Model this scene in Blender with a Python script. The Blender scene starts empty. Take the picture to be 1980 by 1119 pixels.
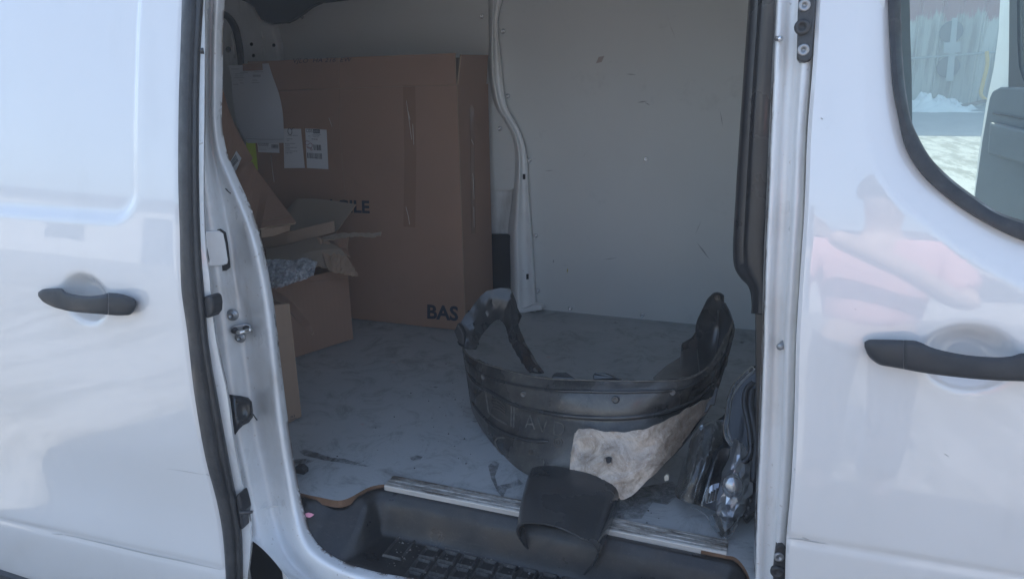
import bpy, bmesh, math, random
import numpy as np
from mathutils import Vector, Matrix
R = math.radians
random.seed(7); rng = np.random.RandomState(7)
SC = bpy.context.scene
COL = SC.collection

# ------------------------------------------------------------------ camera
F_PX, CX, CY = 1373.0, 990.0, 559.5
CAM = Vector((0.0, -1.15, 1.53))
_d = Vector((-3890.0, -344.5, F_PX)).normalized()      # the van's rearward direction in the camera's frame
_x = -_d
_z = _d.cross(Vector((1, -0.016, 0))).normalized()
if _z.y > 0: _z = -_z
_y = _z.cross(_x)
RM = Matrix((_x, _y, _z))                               # camera (x right, y down, z forward) -> van / world axes
cam_data = bpy.data.cameras.new('camera')
cam = bpy.data.objects.new('camera', cam_data); COL.objects.link(cam)
cam_data.sensor_width = 36.0; cam_data.lens = 36.0 * F_PX / 1980.0
cam_data.clip_start = 0.02; cam_data.clip_end = 3000
rot = RM @ Matrix(((1, 0, 0), (0, -1, 0), (0, 0, -1)))
cam.matrix_world = Matrix.Translation(CAM) @ rot.to_4x4()
SC.camera = cam

# ------------------------------------------------------------------ light
SUN_EL, SUN_AZ = R(50), R(8)          # azimuth from +Y (beyond the van) towards -X
world = bpy.data.worlds.new('World'); SC.world = world; world.use_nodes = True
wn = world.node_tree
bg = wn.nodes['Background']; bg.inputs['Strength'].default_value = 0.15
sky = wn.nodes.new('ShaderNodeTexSky'); sky.sky_type = 'NISHITA'; sky.sun_disc = False
sky.sun_elevation = SUN_EL; sky.sun_rotation = -SUN_AZ; sky.air_density = 1.1; sky.dust_density = 1.6
wn.links.new(sky.outputs[0], bg.inputs[0])
sun_data = bpy.data.lights.new('sun', 'SUN'); sun = bpy.data.objects.new('sun', sun_data); COL.objects.link(sun)
sun_data.energy = 3.6; sun_data.angle = R(0.53); sun_data.color = (1.0, 0.95, 0.87)
sdir = Vector((-math.sin(SUN_AZ) * math.cos(SUN_EL), math.cos(SUN_AZ) * math.cos(SUN_EL), math.sin(SUN_EL)))
sun.rotation_euler = sdir.to_track_quat('Z', 'Y').to_euler(); sun.location = (0, 8, 12)
vs = SC.view_settings
vs.view_transform = 'Standard'; vs.look = 'None'; vs.gamma = 1.0; vs.use_curve_mapping = False
vs.exposure = 1.50
SC.cycles.max_bounces = 10; SC.cycles.diffuse_bounces = 5; SC.cycles.glossy_bounces = 4
SC.cycles.transparent_max_bounces = 12; SC.cycles.caustics_reflective = False

# ------------------------------------------------------------------ pixel -> place on a real plane
def ray(u, v): return RM @ Vector(((u - CX) / F_PX, (v - CY) / F_PX, 1.0))
def onp(u, v, ax, val):
    r = ray(u, v); return CAM + r * ((val - CAM[ax]) / r[ax])
def at(u, v, y): return onp(u, v, 1, y)
def atz(u, v, z): return onp(u, v, 2, z)
def atx(u, v, x): return onp(u, v, 0, x)
def onplane(u, v, p0, n):
    r = ray(u, v); return CAM + r * ((p0 - CAM).dot(n) / r.dot(n))

def cr(pts, n):
    """n points on a Catmull-Rom curve through pts (tuples of any size)"""
    p = np.array([tuple(q) for q in pts], float)
    if len(p) == 2:
        t = np.linspace(0, 1, n)[:, None]; return p[0] * (1 - t) + p[1] * t
    seg = np.sqrt(np.linalg.norm(np.diff(p, axis=0), axis=1)) + 1e-6
    kn = np.concatenate([[0], np.cumsum(seg)])
    m = np.zeros_like(p)
    for i in range(len(p)):
        if i == 0: m[i] = (p[1] - p[0]) / seg[0]
        elif i == len(p) - 1: m[i] = (p[-1] - p[-2]) / seg[-1]
        else:
            a, b = seg[i - 1], seg[i]
            m[i] = ((p[i] - p[i - 1]) / a * b + (p[i + 1] - p[i]) / b * a) / (a + b)
    ts = np.linspace(0, kn[-1], n); out = np.empty((n, p.shape[1]))
    for k, t in enumerate(ts):
        i = min(max(np.searchsorted(kn, t) - 1, 0), len(seg) - 1)
        h = seg[i]; s = (t - kn[i]) / h
        out[k] = ((2*s**3 - 3*s**2 + 1) * p[i] + (s**3 - 2*s**2 + s) * h * m[i] + (-2*s**3 + 3*s**2) * p[i+1] + (s**3 - s**2) * h * m[i+1])
    return out
def lin(pts, n):
    p = np.array(pts, float); L = np.concatenate([[0], np.cumsum(np.linalg.norm(np.diff(p, axis=0), axis=1))])
    t = np.linspace(0, L[-1], n)
    return np.stack([np.interp(t, L, p[:, k]) for k in range(p.shape[1])], 1)

# ------------------------------------------------------------------ objects
def put(o, parent=None):
    COL.objects.link(o)
    if parent is not None:
        o.parent = parent
        o.matrix_parent_inverse = Matrix.Translation(-parent.location) if parent.type == 'EMPTY' else (Matrix.Translation(-parent.location))
    return o
def thing(name, label, cat, loc, group=None):
    o = bpy.data.objects.new(name, None); COL.objects.link(o); o.location = loc; o.empty_display_size = 0.1
    o['label'] = label; o['category'] = cat
    if group: o['group'] = group
    return o
def tag(o, label=None, cat=None, group=None, kind=None):
    for k, w in (('label', label), ('category', cat), ('group', group), ('kind', kind)):
        if w: o[k] = w
    return o
def mesh(name, verts, faces, mat, parent=None, smooth=False, uvs=None, thick=0.0, bevel=0.0, off=-1.0, sub=0):
    me = bpy.data.meshes.new(name)
    me.from_pydata([tuple(v) for v in verts], [], [tuple(f) for f in faces])
    mats = mat if isinstance(mat, (list, tuple)) else [mat]
    for m in mats:
        if m is not None: me.materials.append(m)
    if uvs is not None:
        ul = me.uv_layers.new(name='UVMap'); li = np.empty(len(me.loops), int); me.loops.foreach_get('vertex_index', li)
        ul.data.foreach_set('uv', np.asarray(uvs, float)[li].ravel())
    if smooth: me.polygons.foreach_set('use_smooth', [True] * len(me.polygons))
    me.update()
    o = put(bpy.data.objects.new(name, me), parent)
    if thick:
        md = o.modifiers.new('solid', 'SOLIDIFY'); md.thickness = thick; md.offset = off; md.use_even_offset = False
        if len(mats) > 1: md.material_offset_rim = 1
    if thick and smooth:
        md = o.modifiers.new('split', 'EDGE_SPLIT'); md.split_angle = R(38)
    if bevel:
        md = o.modifiers.new('bevel', 'BEVEL'); md.width = bevel; md.segments = 2; md.limit_method = 'ANGLE'; md.angle_limit = R(40)
    if sub:
        md = o.modifiers.new('sub', 'SUBSURF'); md.levels = sub; md.render_levels = sub
    return o
def gridfaces(nr, nc):
    i = np.arange(nr - 1)[:, None] * nc + np.arange(nc - 1)[None, :]
    return np.stack([i, i + 1, i + nc + 1, i + nc], -1).reshape(-1, 4)
def loft3(name, rows, mat, parent=None, thick=0.0, smooth=True, off=-1.0, closed=False):
    """rows: array (nr, nc, 3) of world points; faces look at the camera"""
    P = np.array(rows, float); nr, nc = P.shape[:2]
    f = gridfaces(nr, nc)
    if closed:
        i = np.arange(nr - 1) * nc
        f = np.concatenate([f, np.stack([i + nc - 1, i, i + nc, i + 2 * nc - 1], -1)])
    V = P.reshape(-1, 3)
    if not closed:
        a, b, d = V[f[:, 0]], V[f[:, 1]], V[f[:, 3]]
        n = np.cross(b - a, d - a); c = V[f].mean(1)
        if ((np.array(CAM) - c) * n).sum(1).sum() < 0: f = f[:, ::-1]
    uv = np.stack(np.meshgrid(np.linspace(0, 1, nc), np.linspace(0, 1, nr)), -1).reshape(-1, 2)
    return mesh(name, V, f, mat, parent, smooth, uv, thick, off=off)
def loftpx(name, rows, mat, parent=None, nu=40, nv=20, thick=0.0, smooth=True, jitter=None, curve=cr, vcurve=None, off=-1.0, keep=None):
    """rows of (u, v, y) control points: traced outline, each point at its own distance"""
    rr = np.array([curve(r, nu) for r in rows])
    vc = vcurve or curve
    g = np.stack([vc(rr[:, j], nv) for j in range(nu)], 1)
    if jitter is not None: g = jitter(g)
    W = np.array([[at(*q) for q in row] for row in g])
    o = loft3(name, W, mat, parent, thick, smooth, off)
    if keep is not None: keep.append(g)
    return o
def plate(name, poly, thick, mat, parent=None, bevel=0.0, front=None):
    """polygon of world points, extruded away from the camera by thick"""
    p = [Vector(q) for q in poly]; n = Vector((0, 0, 0)); c = sum(p, Vector()) / len(p)
    for i in range(len(p)):
        a, b = p[i] - c, p[(i + 1) % len(p)] - c; n += a.cross(b)
    n.normalize()
    if n.dot(CAM - c) < 0: n = -n; p = p[::-1]
    k = len(p); V = p + [q - n * thick for q in p]
    fc = [list(range(k)), list(range(2 * k - 1, k - 1, -1))] + [[i, i + k, (i + 1) % k + k, (i + 1) % k] for i in range(k)]
    o = mesh(name, V, fc, mat, parent, bevel=bevel)
    if isinstance(mat, (list, tuple)) and len(mat) > 1:
        for q in list(o.data.polygons)[2:]: q.material_index = 1
    return o
def platepx(name, poly, thick, mat, parent=None, bevel=0.0):
    return plate(name, [at(*q) for q in poly], thick, mat, parent, bevel)
def box(name, lo, hi, mat, parent=None, bevel=0.0):
    x0, y0, z0 = lo; x1, y1, z1 = hi
    V = [(x0,y0,z0),(x1,y0,z0),(x1,y1,z0),(x0,y1,z0),(x0,y0,z1),(x1,y0,z1),(x1,y1,z1),(x0,y1,z1)]
    return mesh(name, V, [(0,3,2,1),(4,5,6,7),(0,1,5,4),(1,2,6,5),(2,3,7,6),(3,0,4,7)], mat, parent, bevel=bevel)
def tube(name, path, r, mat, parent=None, seg=8, n=None, flat=1.0):
    p = [Vector(q) for q in (cr(path, n) if n else path)]
    V, Fc = [], []
    rr = r if callable(r) else (lambda t: r)
    up0 = Vector((0, 0, 1))
    for i, q in enumerate(p):
        t = (p[min(i + 1, len(p) - 1)] - p[max(i - 1, 0)]).normalized()
        a = t.cross(up0)
        if a.length < .1: a = t.cross(Vector((1, 0, 0)))
        a.normalize(); b = a.cross(t)
        ra = rr(i / (len(p) - 1))
        for k in range(seg):
            th = 2 * math.pi * k / seg
            V.append(q + a * (ra * math.cos(th)) + b * (ra * flat * math.sin(th)))
    for i in range(len(p) - 1):
        for k in range(seg):
            Fc.append((i*seg+k, i*seg+(k+1) % seg, (i+1)*seg+(k+1) % seg, (i+1)*seg+k))
    Fc.append(tuple(range(seg - 1, -1, -1))); Fc.append(tuple(range((len(p)-1)*seg, len(p)*seg)))
    return mesh(name, V, Fc, mat, parent, smooth=True)
def lathe_data(name, prof, mat, seg=14):
    """profile (radius, height); axis looks along -Y"""
    V, Fc = [], []; n = len(prof)
    for r, h in prof:
        for k in range(seg):
            th = 2 * math.pi * k / seg; V.append((r * math.cos(th), -h, r * math.sin(th)))
    for i in range(n - 1):
        for k in range(seg): Fc.append((i*seg+k, i*seg+(k+1) % seg, (i+1)*seg+(k+1) % seg, (i+1)*seg+k))
    Fc.append(tuple(range((n-1)*seg, n*seg)))
    me = bpy.data.meshes.new(name); me.from_pydata(V, [], Fc)
    for m in (mat if isinstance(mat, list) else [mat]): me.materials.append(m)
    me.polygons.foreach_set('use_smooth', [True] * len(me.polygons)); me.update()
    return me
def inst(name, me, loc, parent, rotz=0.0, sc=1.0, normal=None):
    o = bpy.data.objects.new(name, me); COL.objects.link(o); o.parent = parent
    o.matrix_parent_inverse = Matrix.Translation(-parent.location)
    o.location = loc; o.scale = (sc,) * 3
    if normal is not None: o.rotation_euler = Vector(normal).to_track_quat('-Y', 'Z').to_euler()
    else: o.rotation_euler = (0, 0, rotz)
    return o
def textmesh(body, bold=0.0, shear=0.0, res=3):
    cu = bpy.data.curves.new('lettering', 'FONT'); cu.body = body; cu.size = 1.0; cu.offset = bold; cu.shear = shear
    cu.resolution_u = res; cu.fill_mode = 'FRONT'
    o = bpy.data.objects.new('lettering', cu); COL.objects.link(o)
    dg = bpy.context.evaluated_depsgraph_get(); dg.update()
    me = bpy.data.meshes.new_from_object(o.evaluated_get(dg))
    COL.objects.unlink(o); bpy.data.objects.remove(o); bpy.data.curves.remove(cu)
    co = np.array([v.co[:2] for v in me.vertices]); fc = [tuple(p.vertices) for p in me.polygons]
    bpy.data.meshes.remove(me)
    mn, mx = co.min(0), co.max(0); co = (co - mn) / (mx - mn)
    return co, fc
def lettering(name, body, quad, fpt, mat, parent, bold=0.0, shear=0.0):
    """text stretched over a pixel quad (bottom-left, bottom-right, top-right, top-left), laid on the surface fpt(u, v)"""
    co, fc = textmesh(body, bold, shear)
    a, b, c, d = [np.array(q, float) for q in quad]
    V = []
    for s, t in co:
        q = a*(1-s)*(1-t) + b*s*(1-t) + c*s*t + d*(1-s)*t
        V.append(fpt(*q))
    n = Vector((0, 0, 0))
    for f in fc[:30]:
        p = [Vector(V[i]) for i in f[:3]]; n += (p[1]-p[0]).cross(p[2]-p[0])
    if n.dot(CAM - Vector(V[0])) < 0: fc = [f[::-1] for f in fc]
    return mesh(name, V, fc, mat, parent)
def quads(name, qs, fpt, mat, parent):
    V, Fc = [], []
    for q in qs:
        k = len(V); V += [fpt(*p) for p in q]; Fc.append((k, k+1, k+2, k+3))
    p = [Vector(v) for v in V[:3]]
    if (p[1]-p[0]).cross(p[2]-p[0]).dot(CAM - p[0]) < 0: Fc = [f[::-1] for f in Fc]
    return tag(mesh(name, V, Fc, mat, parent), kind='stuff' if name in ('print_lines', 'barcode') else None)
def bil(quad):
    a, b, c, d = [np.array(q, float) for q in quad]
    return lambda s, t: tuple(a*(1-s)*(1-t) + b*s*(1-t) + c*s*t + d*(1-s)*t)
def sstep(a, b, x):
    t = np.clip((x - a) / (b - a), 0, 1); return t * t * (3 - 2 * t)

# ------------------------------------------------------------------ materials
class NT:
    def __init__(s, name):
        s.m = bpy.data.materials.new(name); s.m.use_nodes = True; s.t = s.m.node_tree; s.n = s.t.nodes
        s.b = s.n['Principled BSDF']; s.out = s.n['Material Output']
        s.tc = s.n.new('ShaderNodeTexCoord')
    def L(s, a, b): s.t.links.new(a, b)
    def noise(s, scale, detail=4, rough=.55, stretch=None, coord='Object', dist=0.0):
        n = s.n.new('ShaderNodeTexNoise'); n.inputs['Scale'].default_value = scale; n.inputs['Detail'].default_value = detail
        n.inputs['Roughness'].default_value = rough; n.inputs['Distortion'].default_value = dist
        mp = s.n.new('ShaderNodeMapping'); s.L(s.tc.outputs[coord], mp.inputs[0])
        if stretch: mp.inputs['Scale'].default_value = stretch
        s.L(mp.outputs[0], n.inputs['Vector']); return n.outputs['Fac']
    def ramp(s, fac, stops):
        r = s.n.new('ShaderNodeValToRGB'); e = r.color_ramp.elements
        for i, (p, c) in enumerate(stops):
            x = e[i] if i < 2 else e.new(p)
            x.position = p; x.color = (c, c, c, 1) if not isinstance(c, tuple) else (*c, 1)
        s.L(fac, r.inputs[0]); return r.outputs[0]
    def mix(s, fac, a, b, mode='MIX'):
        m = s.n.new('ShaderNodeMix'); m.data_type = 'RGBA'; m.blend_type = mode
        for v, i in ((fac, m.inputs[0]), (a, m.inputs[6]), (b, m.inputs[7])):
            if isinstance(v, (int, float)): i.default_value = v if i is m.inputs[0] else (v, v, v, 1)
            elif isinstance(v, tuple): i.default_value = (*v, 1)
            else: s.L(v, i)
        return m.outputs[2]
    def math(s, op, a, b=0.0):
        m = s.n.new('ShaderNodeMath'); m.operation = op
        for v, i in ((a, m.inputs[0]), (b, m.inputs[1])):
            if isinstance(v, (int, float)): i.default_value = v
            else: s.L(v, i)
        return m.outputs[0]
    def bump(s, h, strength, dist=.01, normal=None):
        b = s.n.new('ShaderNodeBump'); b.inputs['Strength'].default_value = strength; b.inputs['Distance'].default_value = dist
        s.L(h, b.inputs['Height'])
        if normal is not None: s.L(normal, b.inputs['Normal'])
        s.L(b.outputs[0], s.b.inputs['Normal']); return b.outputs[0]
    def col(s, c):
        if isinstance(c, tuple): s.b.inputs['Base Color'].default_value = (*c, 1)
        else: s.L(c, s.b.inputs['Base Color'])
    def set(s, **k):
        for a, v in k.items():
            i = s.b.inputs[a.replace('_', ' ')]
            if isinstance(v, (int, float)): i.default_value = v
            elif isinstance(v, tuple): i.default_value = v
            else: s.L(v, i)
        return s
def paint(name, base, dirt, amt, coat=1.0, rough=.35, rust=False):
    m = NT(name)
    c = m.mix(m.ramp(m.noise(3.0, 6, .65), [(.45, 0.0), (.75, amt)]), base, dirt)
    sp = m.ramp(m.noise(90.0, 2, .5), [(.70, 0.0), (.76, amt * 1.2)])
    c = m.mix(sp, c, dirt)
    st = m.ramp(m.noise(11.0, 5, .6, (1, 1, .22)), [(.56, 0.0), (.72, amt * 1.1)])
    c = m.mix(st, c, tuple(x * .75 for x in dirt))
    if rust:
        uv = m.n.new('ShaderNodeSeparateXYZ'); m.L(m.tc.outputs['UV'], uv.inputs[0])
        edge = m.ramp(uv.outputs[0], [(rust[0], 0.0), (rust[1], 1.0)])
        k = m.math('MULTIPLY', edge, m.ramp(m.noise(26, 6, .75, (1, 1, .5)), [(.50, 0.0), (.54, 1.0)]))
        c = m.mix(k, c, (.11, .06, .035))
    m.col(c)
    m.set(Roughness=m.ramp(m.noise(8, 5), [(.3, rough - .06), (.8, rough + .15)]), Coat_Weight=coat, Coat_Roughness=.015, Coat_IOR=1.7)
    m.bump(m.noise(420, 2), .015, .001)
    return m.m
def plastic(name, base, dust, amt, rough=.45, scale=14, up=0.0, speck=.5, coat=0.0, bmp=.25):
    m = NT(name)
    k = m.ramp(m.noise(scale, 7, .68, dist=.4), [(.40, 0.0), (.72, amt)])
    if up:
        g = m.n.new('ShaderNodeNewGeometry'); x = m.n.new('ShaderNodeSeparateXYZ'); m.L(g.outputs['Normal'], x.inputs[0])
        k = m.math('ADD', k, m.math('MULTIPLY', m.ramp(x.outputs[2], [(.1, 0.0), (.9, up)]), m.ramp(m.noise(scale * 2, 5), [(.3, .3), (.7, 1.0)])))
    k = m.math('ADD', k, m.ramp(m.noise(260, 3, .65), [(.60, 0.0), (.70, speck * amt)]))
    k = m.math('ADD', k, m.ramp(m.noise(75, 5, .7, dist=.8), [(.57, 0.0), (.66, speck * amt * .7)]))
    k = m.math('ADD', k, m.ramp(m.noise(38, 6, .75, (1, 1, .3)), [(.63, 0.0), (.74, speck * amt * .4)]))
    scr = m.ramp(m.noise(60, 3, .6, (.08, 1, 1.2)), [(.68, 0.0), (.73, amt * .6)])
    k = m.math('ADD', k, scr)
    m.col(m.mix(k, base, dust)); m.set(Roughness=m.ramp(m.noise(scale, 5), [(.35, rough - .08), (.7, rough + .25)]), Coat_Weight=coat)
    m.bump(m.noise(160, 4), bmp, .002)
    return m.m
def simple(name, c, rough=.5, metal=0.0, coat=0.0, bump=None, var=.12, scale=9):
    m = NT(name)
    a = tuple(x * (1 - var) for x in c); b = tuple(min(1, x * (1 + var)) for x in c)
    m.col(m.mix(m.noise(scale, 6, .6), a, b)); m.set(Roughness=rough, Metallic=metal, Coat_Weight=coat)
    if bump: m.bump(m.noise(bump[0], 4), bump[1], .003)
    return m.m
M = {}
M['paint'] = paint('white_paint', (.735, .72, .70), (.56, .52, .47), .07, rough=.14)
M['jamb'] = paint('jamb_paint', (.75, .755, .75), (.40, .35, .29), .55, coat=.8, rough=.3, rust=(.86, .925))
M['bpillar'] = paint('pillar_paint', (.78, .78, .77), (.45, .40, .34), .5, coat=.7, rough=.3, rust=(.80, .90))
M['innerwhite'] = paint('inner_white_paint', (.78, .79, .78), (.42, .40, .37), .5, coat=.6, rough=.35)
M['rubber'] = plastic('rubber_seal', (.022, .023, .026), (.13, .125, .115), .25, .42, 20, bmp=.15)
M['black'] = plastic('black_plastic', (.028, .029, .032), (.15, .14, .13), .25, .40, 16)
M['handle'] = plastic('grained_handle_plastic', (.032, .034, .038), (.12, .12, .12), .12, .50, 12, bmp=.1, speck=.2)
M['trim'] = plastic('satin_trim_plastic', (.020, .021, .024), (.12, .118, .115), .10, .26, 5, coat=.3, bmp=.05, speck=.2)
M['mat'] = plastic('dusty_step_mat', (.012, .012, .014), (.14, .125, .105), .18, .34, 10, up=.04, speck=.8, bmp=.12)
M['liner'] = plastic('muddy_liner_plastic', (.034, .035, .037), (.215, .20, .17), .55, .25, 6, up=.06, speck=.40, bmp=.03, coat=.3)
M['linerdark'] = plastic('liner_plastic', (.032, .034, .037), (.14, .13, .115), .20, .22, 6, up=.04, speck=.6, bmp=.03, coat=.4)
M['brownfelt'] = plastic('brown_dusty_plastic', (.06, .05, .042), (.26, .22, .17), .7, .7, 16)
M['emb'] = plastic('dusty_emboss_and_highlight', (.085, .08, .072), (.27, .25, .22), .6, .45, 40)  # dusty letters and marks, also the painted light line on the rim
M['dark'] = simple('underbody_black', (.015, .015, .017), .7)
M['chrome'] = simple('chrome', (.50, .52, .55), .28, .85, var=.25, bump=(14, .15))
M['silver'] = simple('screw_steel', (.75, .76, .77), .25, .85)
M['rod'] = simple('bare_striker_metal', (.75, .74, .70), .3, .7)
M['worn'] = simple('dull_bolt', (.33, .34, .35), .4, .7, bump=(200, .3))
M['ink'] = simple('printing_ink', (.030, .034, .05), .7, var=.3, scale=60)
M['inkfaint'] = simple('faint_print', (.20, .21, .24), .7, var=.2, scale=80)
M['inkred'] = simple('red_pen', (.25, .07, .09), .6)
M['green'] = simple('yellow_green_sticker', (.55, .68, .06), .5)
M['gravel_dark'] = simple('dirt', (.06, .05, .04), .9, bump=(90, .5))
def paper(name, c):
    m = NT(name); m.col(m.mix(m.noise(14, 5), tuple(x * .92 for x in c), c)); m.set(Roughness=.55, Coat_Weight=.15)
    m.bump(m.noise(18, 3, .5), .15, .004); return m.m
M['paper'] = paper('paper', (.74, .74, .76))
M['sleeve'] = paper('document_sleeve', (.58, .60, .64))
def cardboard(name, c, amt=.35):
    m = NT(name)
    flute = m.n.new('ShaderNodeTexWave'); flute.wave_type = 'BANDS'; flute.bands_direction = 'X'
    flute.inputs['Scale'].default_value = 45; flute.inputs['Distortion'].default_value = .3
    m.L(m.tc.outputs['Object'], flute.inputs[0])
    k = m.mix(m.noise(4, 6, .6), tuple(x * .86 for x in c), tuple(x * 1.10 for x in c))
    k = m.mix(m.math('MULTIPLY', flute.outputs['Fac'], .10), k, tuple(x * .75 for x in c))
    k = m.mix(m.ramp(m.noise(7, 7, .75, dist=.6), [(.60, 0.0), (.78, amt)]), k, tuple(x * .55 for x in c))
    fib = m.ramp(m.noise(220, 3, .7, (1, 1, .15)), [(.62, 0.0), (.74, .35)])
    k = m.mix(fib, k, tuple(x * .72 for x in c))
    m.col(k); m.set(Roughness=.78); m.bump(m.math('ADD', m.noise(30, 5), m.math('MULTIPLY', flute.outputs['Fac'], .25)), .12, .004)
    return m.m
M['card'] = cardboard('cardboard', (.345, .21, .145))
M['card2'] = cardboard('cardboard_pale', (.36, .25, .175))
M['cardin'] = cardboard('cardboard_inside', (.27, .215, .165))
M['cardedge'] = simple('cardboard_edge', (.42, .31, .21), .85, bump=(300, .4))
M['tape'] = simple('parcel_tape', (.305, .185, .128), .25, coat=.6, bump=(40, .25))
M['crease'] = simple('tape_wrinkle', (.62, .55, .47), .3, coat=.5)
def grey_panel(name, c, scuff):
    m = NT(name)
    k = m.mix(m.noise(2.2, 6, .6), tuple(x * .93 for x in c), tuple(x * 1.06 for x in c))
    k = m.mix(m.ramp(m.noise(5, 7, .75, (1, 1, 1)), [(.60, 0.0), (.80, scuff)]), k, tuple(x * .55 for x in c))
    k = m.mix(m.ramp(m.noise(34, 4, .7, (.18, 1, 1)), [(.69, 0.0), (.74, scuff)]), k, tuple(x * .45 for x in c))
    k = m.mix(m.ramp(m.noise(28, 4, .7, (1, 1, .12)), [(.71, 0.0), (.76, scuff * .7)]), k, tuple(min(1, x * 1.5) for x in c))
    m.col(k); m.set(Roughness=m.ramp(m.noise(6, 5), [(.3, .45), (.8, .62)])); m.bump(m.noise(260, 3), .06, .001); return m.m
M['panel'] = grey_panel('grey_lining_panel', (.68, .69, .67), .40)
def floor_mat():
    m = NT('grey_floor_board'); c = (.40, .42, .425)
    k = m.mix(m.noise(2.6, 6, .65), tuple(x * .82 for x in c), tuple(x * 1.12 for x in c))
    k = m.mix(m.ramp(m.noise(9, 8, .8, dist=.8), [(.50, 0.0), (.66, .6)]), k, (.14, .145, .14))
    k = m.mix(m.ramp(m.noise(22, 5, .75, (.1, 1, 1)), [(.66, 0.0), (.71, .55)]), k, (.12, .12, .115))
    k = m.mix(m.ramp(m.noise(30, 5, .75, (1, .09, 1)), [(.68, 0.0), (.73, .45)]), k, (.40, .41, .40))
    k = m.mix(m.ramp(m.noise(120, 3, .7), [(.66, 0.0), (.72, .4)]), k, (.42, .40, .36))
    m.col(k); m.set(Roughness=m.ramp(m.noise(7, 6), [(.3, .36), (.75, .62)])); m.bump(m.noise(200, 4), .10, .001); return m.m
M['floor'] = floor_mat()
M['ply'] = simple('plywood_edge', (.15, .085, .05), .75, bump=(120, .4), var=.3, scale=40)
def stain_mat():
    m = NT('dark_floor_stain'); m.col((.085, .085, .083)); m.set(Roughness=.35)
    tr = m.n.new('ShaderNodeBsdfTransparent'); mx = m.n.new('ShaderNodeMixShader')
    m.L(m.ramp(m.noise(26, 7, .75, dist=.6), [(.38, .08), (.66, .80)]), mx.inputs[0]); m.L(tr.outputs[0], mx.inputs[1]); m.L(m.b.outputs[0], mx.inputs[2]); m.L(mx.outputs[0], m.out.inputs[0])
    return m.m
M['wet'] = stain_mat()
def alu():
    m = NT('worn_aluminium')
    k = m.ramp(m.noise(16, 7, .8, (.30, 1.2, 1)), [(.44, 0.0), (.60, 1.0)])
    m.col(m.mix(k, (.68, .67, .64), (.17, .15, .125))); m.set(Metallic=.55, Roughness=m.ramp(m.noise(30, 4), [(.3, .32), (.7, .6)]))
    m.bump(m.noise(90, 5, .6, (.2, 1, 1)), .3, .002); return m.m
M['alu'] = alu()
def shield():
    m = NT('crumpled_heat_shield')
    k = m.mix(m.noise(9, 7, .65), (.40, .335, .275), (.58, .505, .43))
    k = m.mix(m.ramp(m.noise(17, 7, .8, dist=.7), [(.44, 0.0), (.64, .85)]), k, (.19, .14, .10))
    k = m.mix(m.ramp(m.noise(140, 3, .7), [(.60, 0.0), (.70, .45)]), k, (.66, .63, .59))
    m.col(k); m.set(Roughness=.5, Metallic=.3)
    n = m.bump(m.math('ADD', m.noise(13, 3, .5, dist=1.5), m.math('MULTIPLY', m.noise(170, 3), .10)), .5, .010); return m.m
M['shield'] = shield()
def glass(name, tint, gl_rough=.0, diffuse=0.0, dif_col=(.6, .6, .6), bump=None, speck=False, ior=1.45):
    m = NT(name); n = m.n
    tr = n.new('ShaderNodeBsdfTransparent'); tr.inputs[0].default_value = (*tint, 1)
    gl = n.new('ShaderNodeBsdfGlossy'); gl.inputs['Roughness'].default_value = gl_rough; gl.inputs[0].default_value = (1, 1, 1, 1)
    fr = n.new('ShaderNodeFresnel'); fr.inputs[0].default_value = ior
    mx = n.new('ShaderNodeMixShader'); m.L(fr.outputs[0], mx.inputs[0]); m.L(tr.outputs[0], mx.inputs[1]); m.L(gl.outputs[0], mx.inputs[2])
    res = mx.outputs[0]
    if bump:
        b = n.new('ShaderNodeBump'); b.inputs['Strength'].default_value = bump[1]; b.inputs['Distance'].default_value = .006
        v = n.new('ShaderNodeTexVoronoi') if bump[2] else None
        if v: v.inputs['Scale'].default_value = bump[0]; m.L(m.tc.outputs['Object'], v.inputs['Vector']); m.L(v.outputs['Distance'], b.inputs['Height'])
        else: m.L(m.noise(bump[0], 4), b.inputs['Height'])
        m.L(b.outputs[0], gl.inputs['Normal']); m.L(b.outputs[0], fr.inputs['Normal'])
    if diffuse:
        df = n.new('ShaderNodeBsdfDiffuse'); df.inputs[0].default_value = (*dif_col, 1)
        m2 = n.new('ShaderNodeMixShader')
        if speck: m.L(m.ramp(m.noise(120, 3, .7), [(.56, diffuse * .25), (.70, diffuse * 2.2)]), m2.inputs[0])
        else: m.L(m.ramp(m.noise(40, 5, .7), [(.35, diffuse * .5), (.7, diffuse * 1.6)]), m2.inputs[0])
        m.L(res, m2.inputs[1]); m.L(df.outputs[0], m2.inputs[2]); res = m2.outputs[0]
    n.remove(m.b); m.L(res, m.out.inputs[0]); return m.m
M['glass'] = glass('tinted_window_glass', (.70, .86, .82), .0, .03, (.5, .52, .5))
M['lens'] = glass('dusty_lamp_lens', (.72, .75, .76), .05, .16, (.55, .55, .53), (40, .15, False), True)
M['clear'] = glass('clear_polycarbonate', (.90, .92, .93), .02, .05, (.6, .6, .6), (25, .2, False))
M['bubble'] = glass('bubble_wrap_film', (.80, .83, .86), .08, .48, (.80, .82, .85), (95, 1.0, True))

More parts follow.
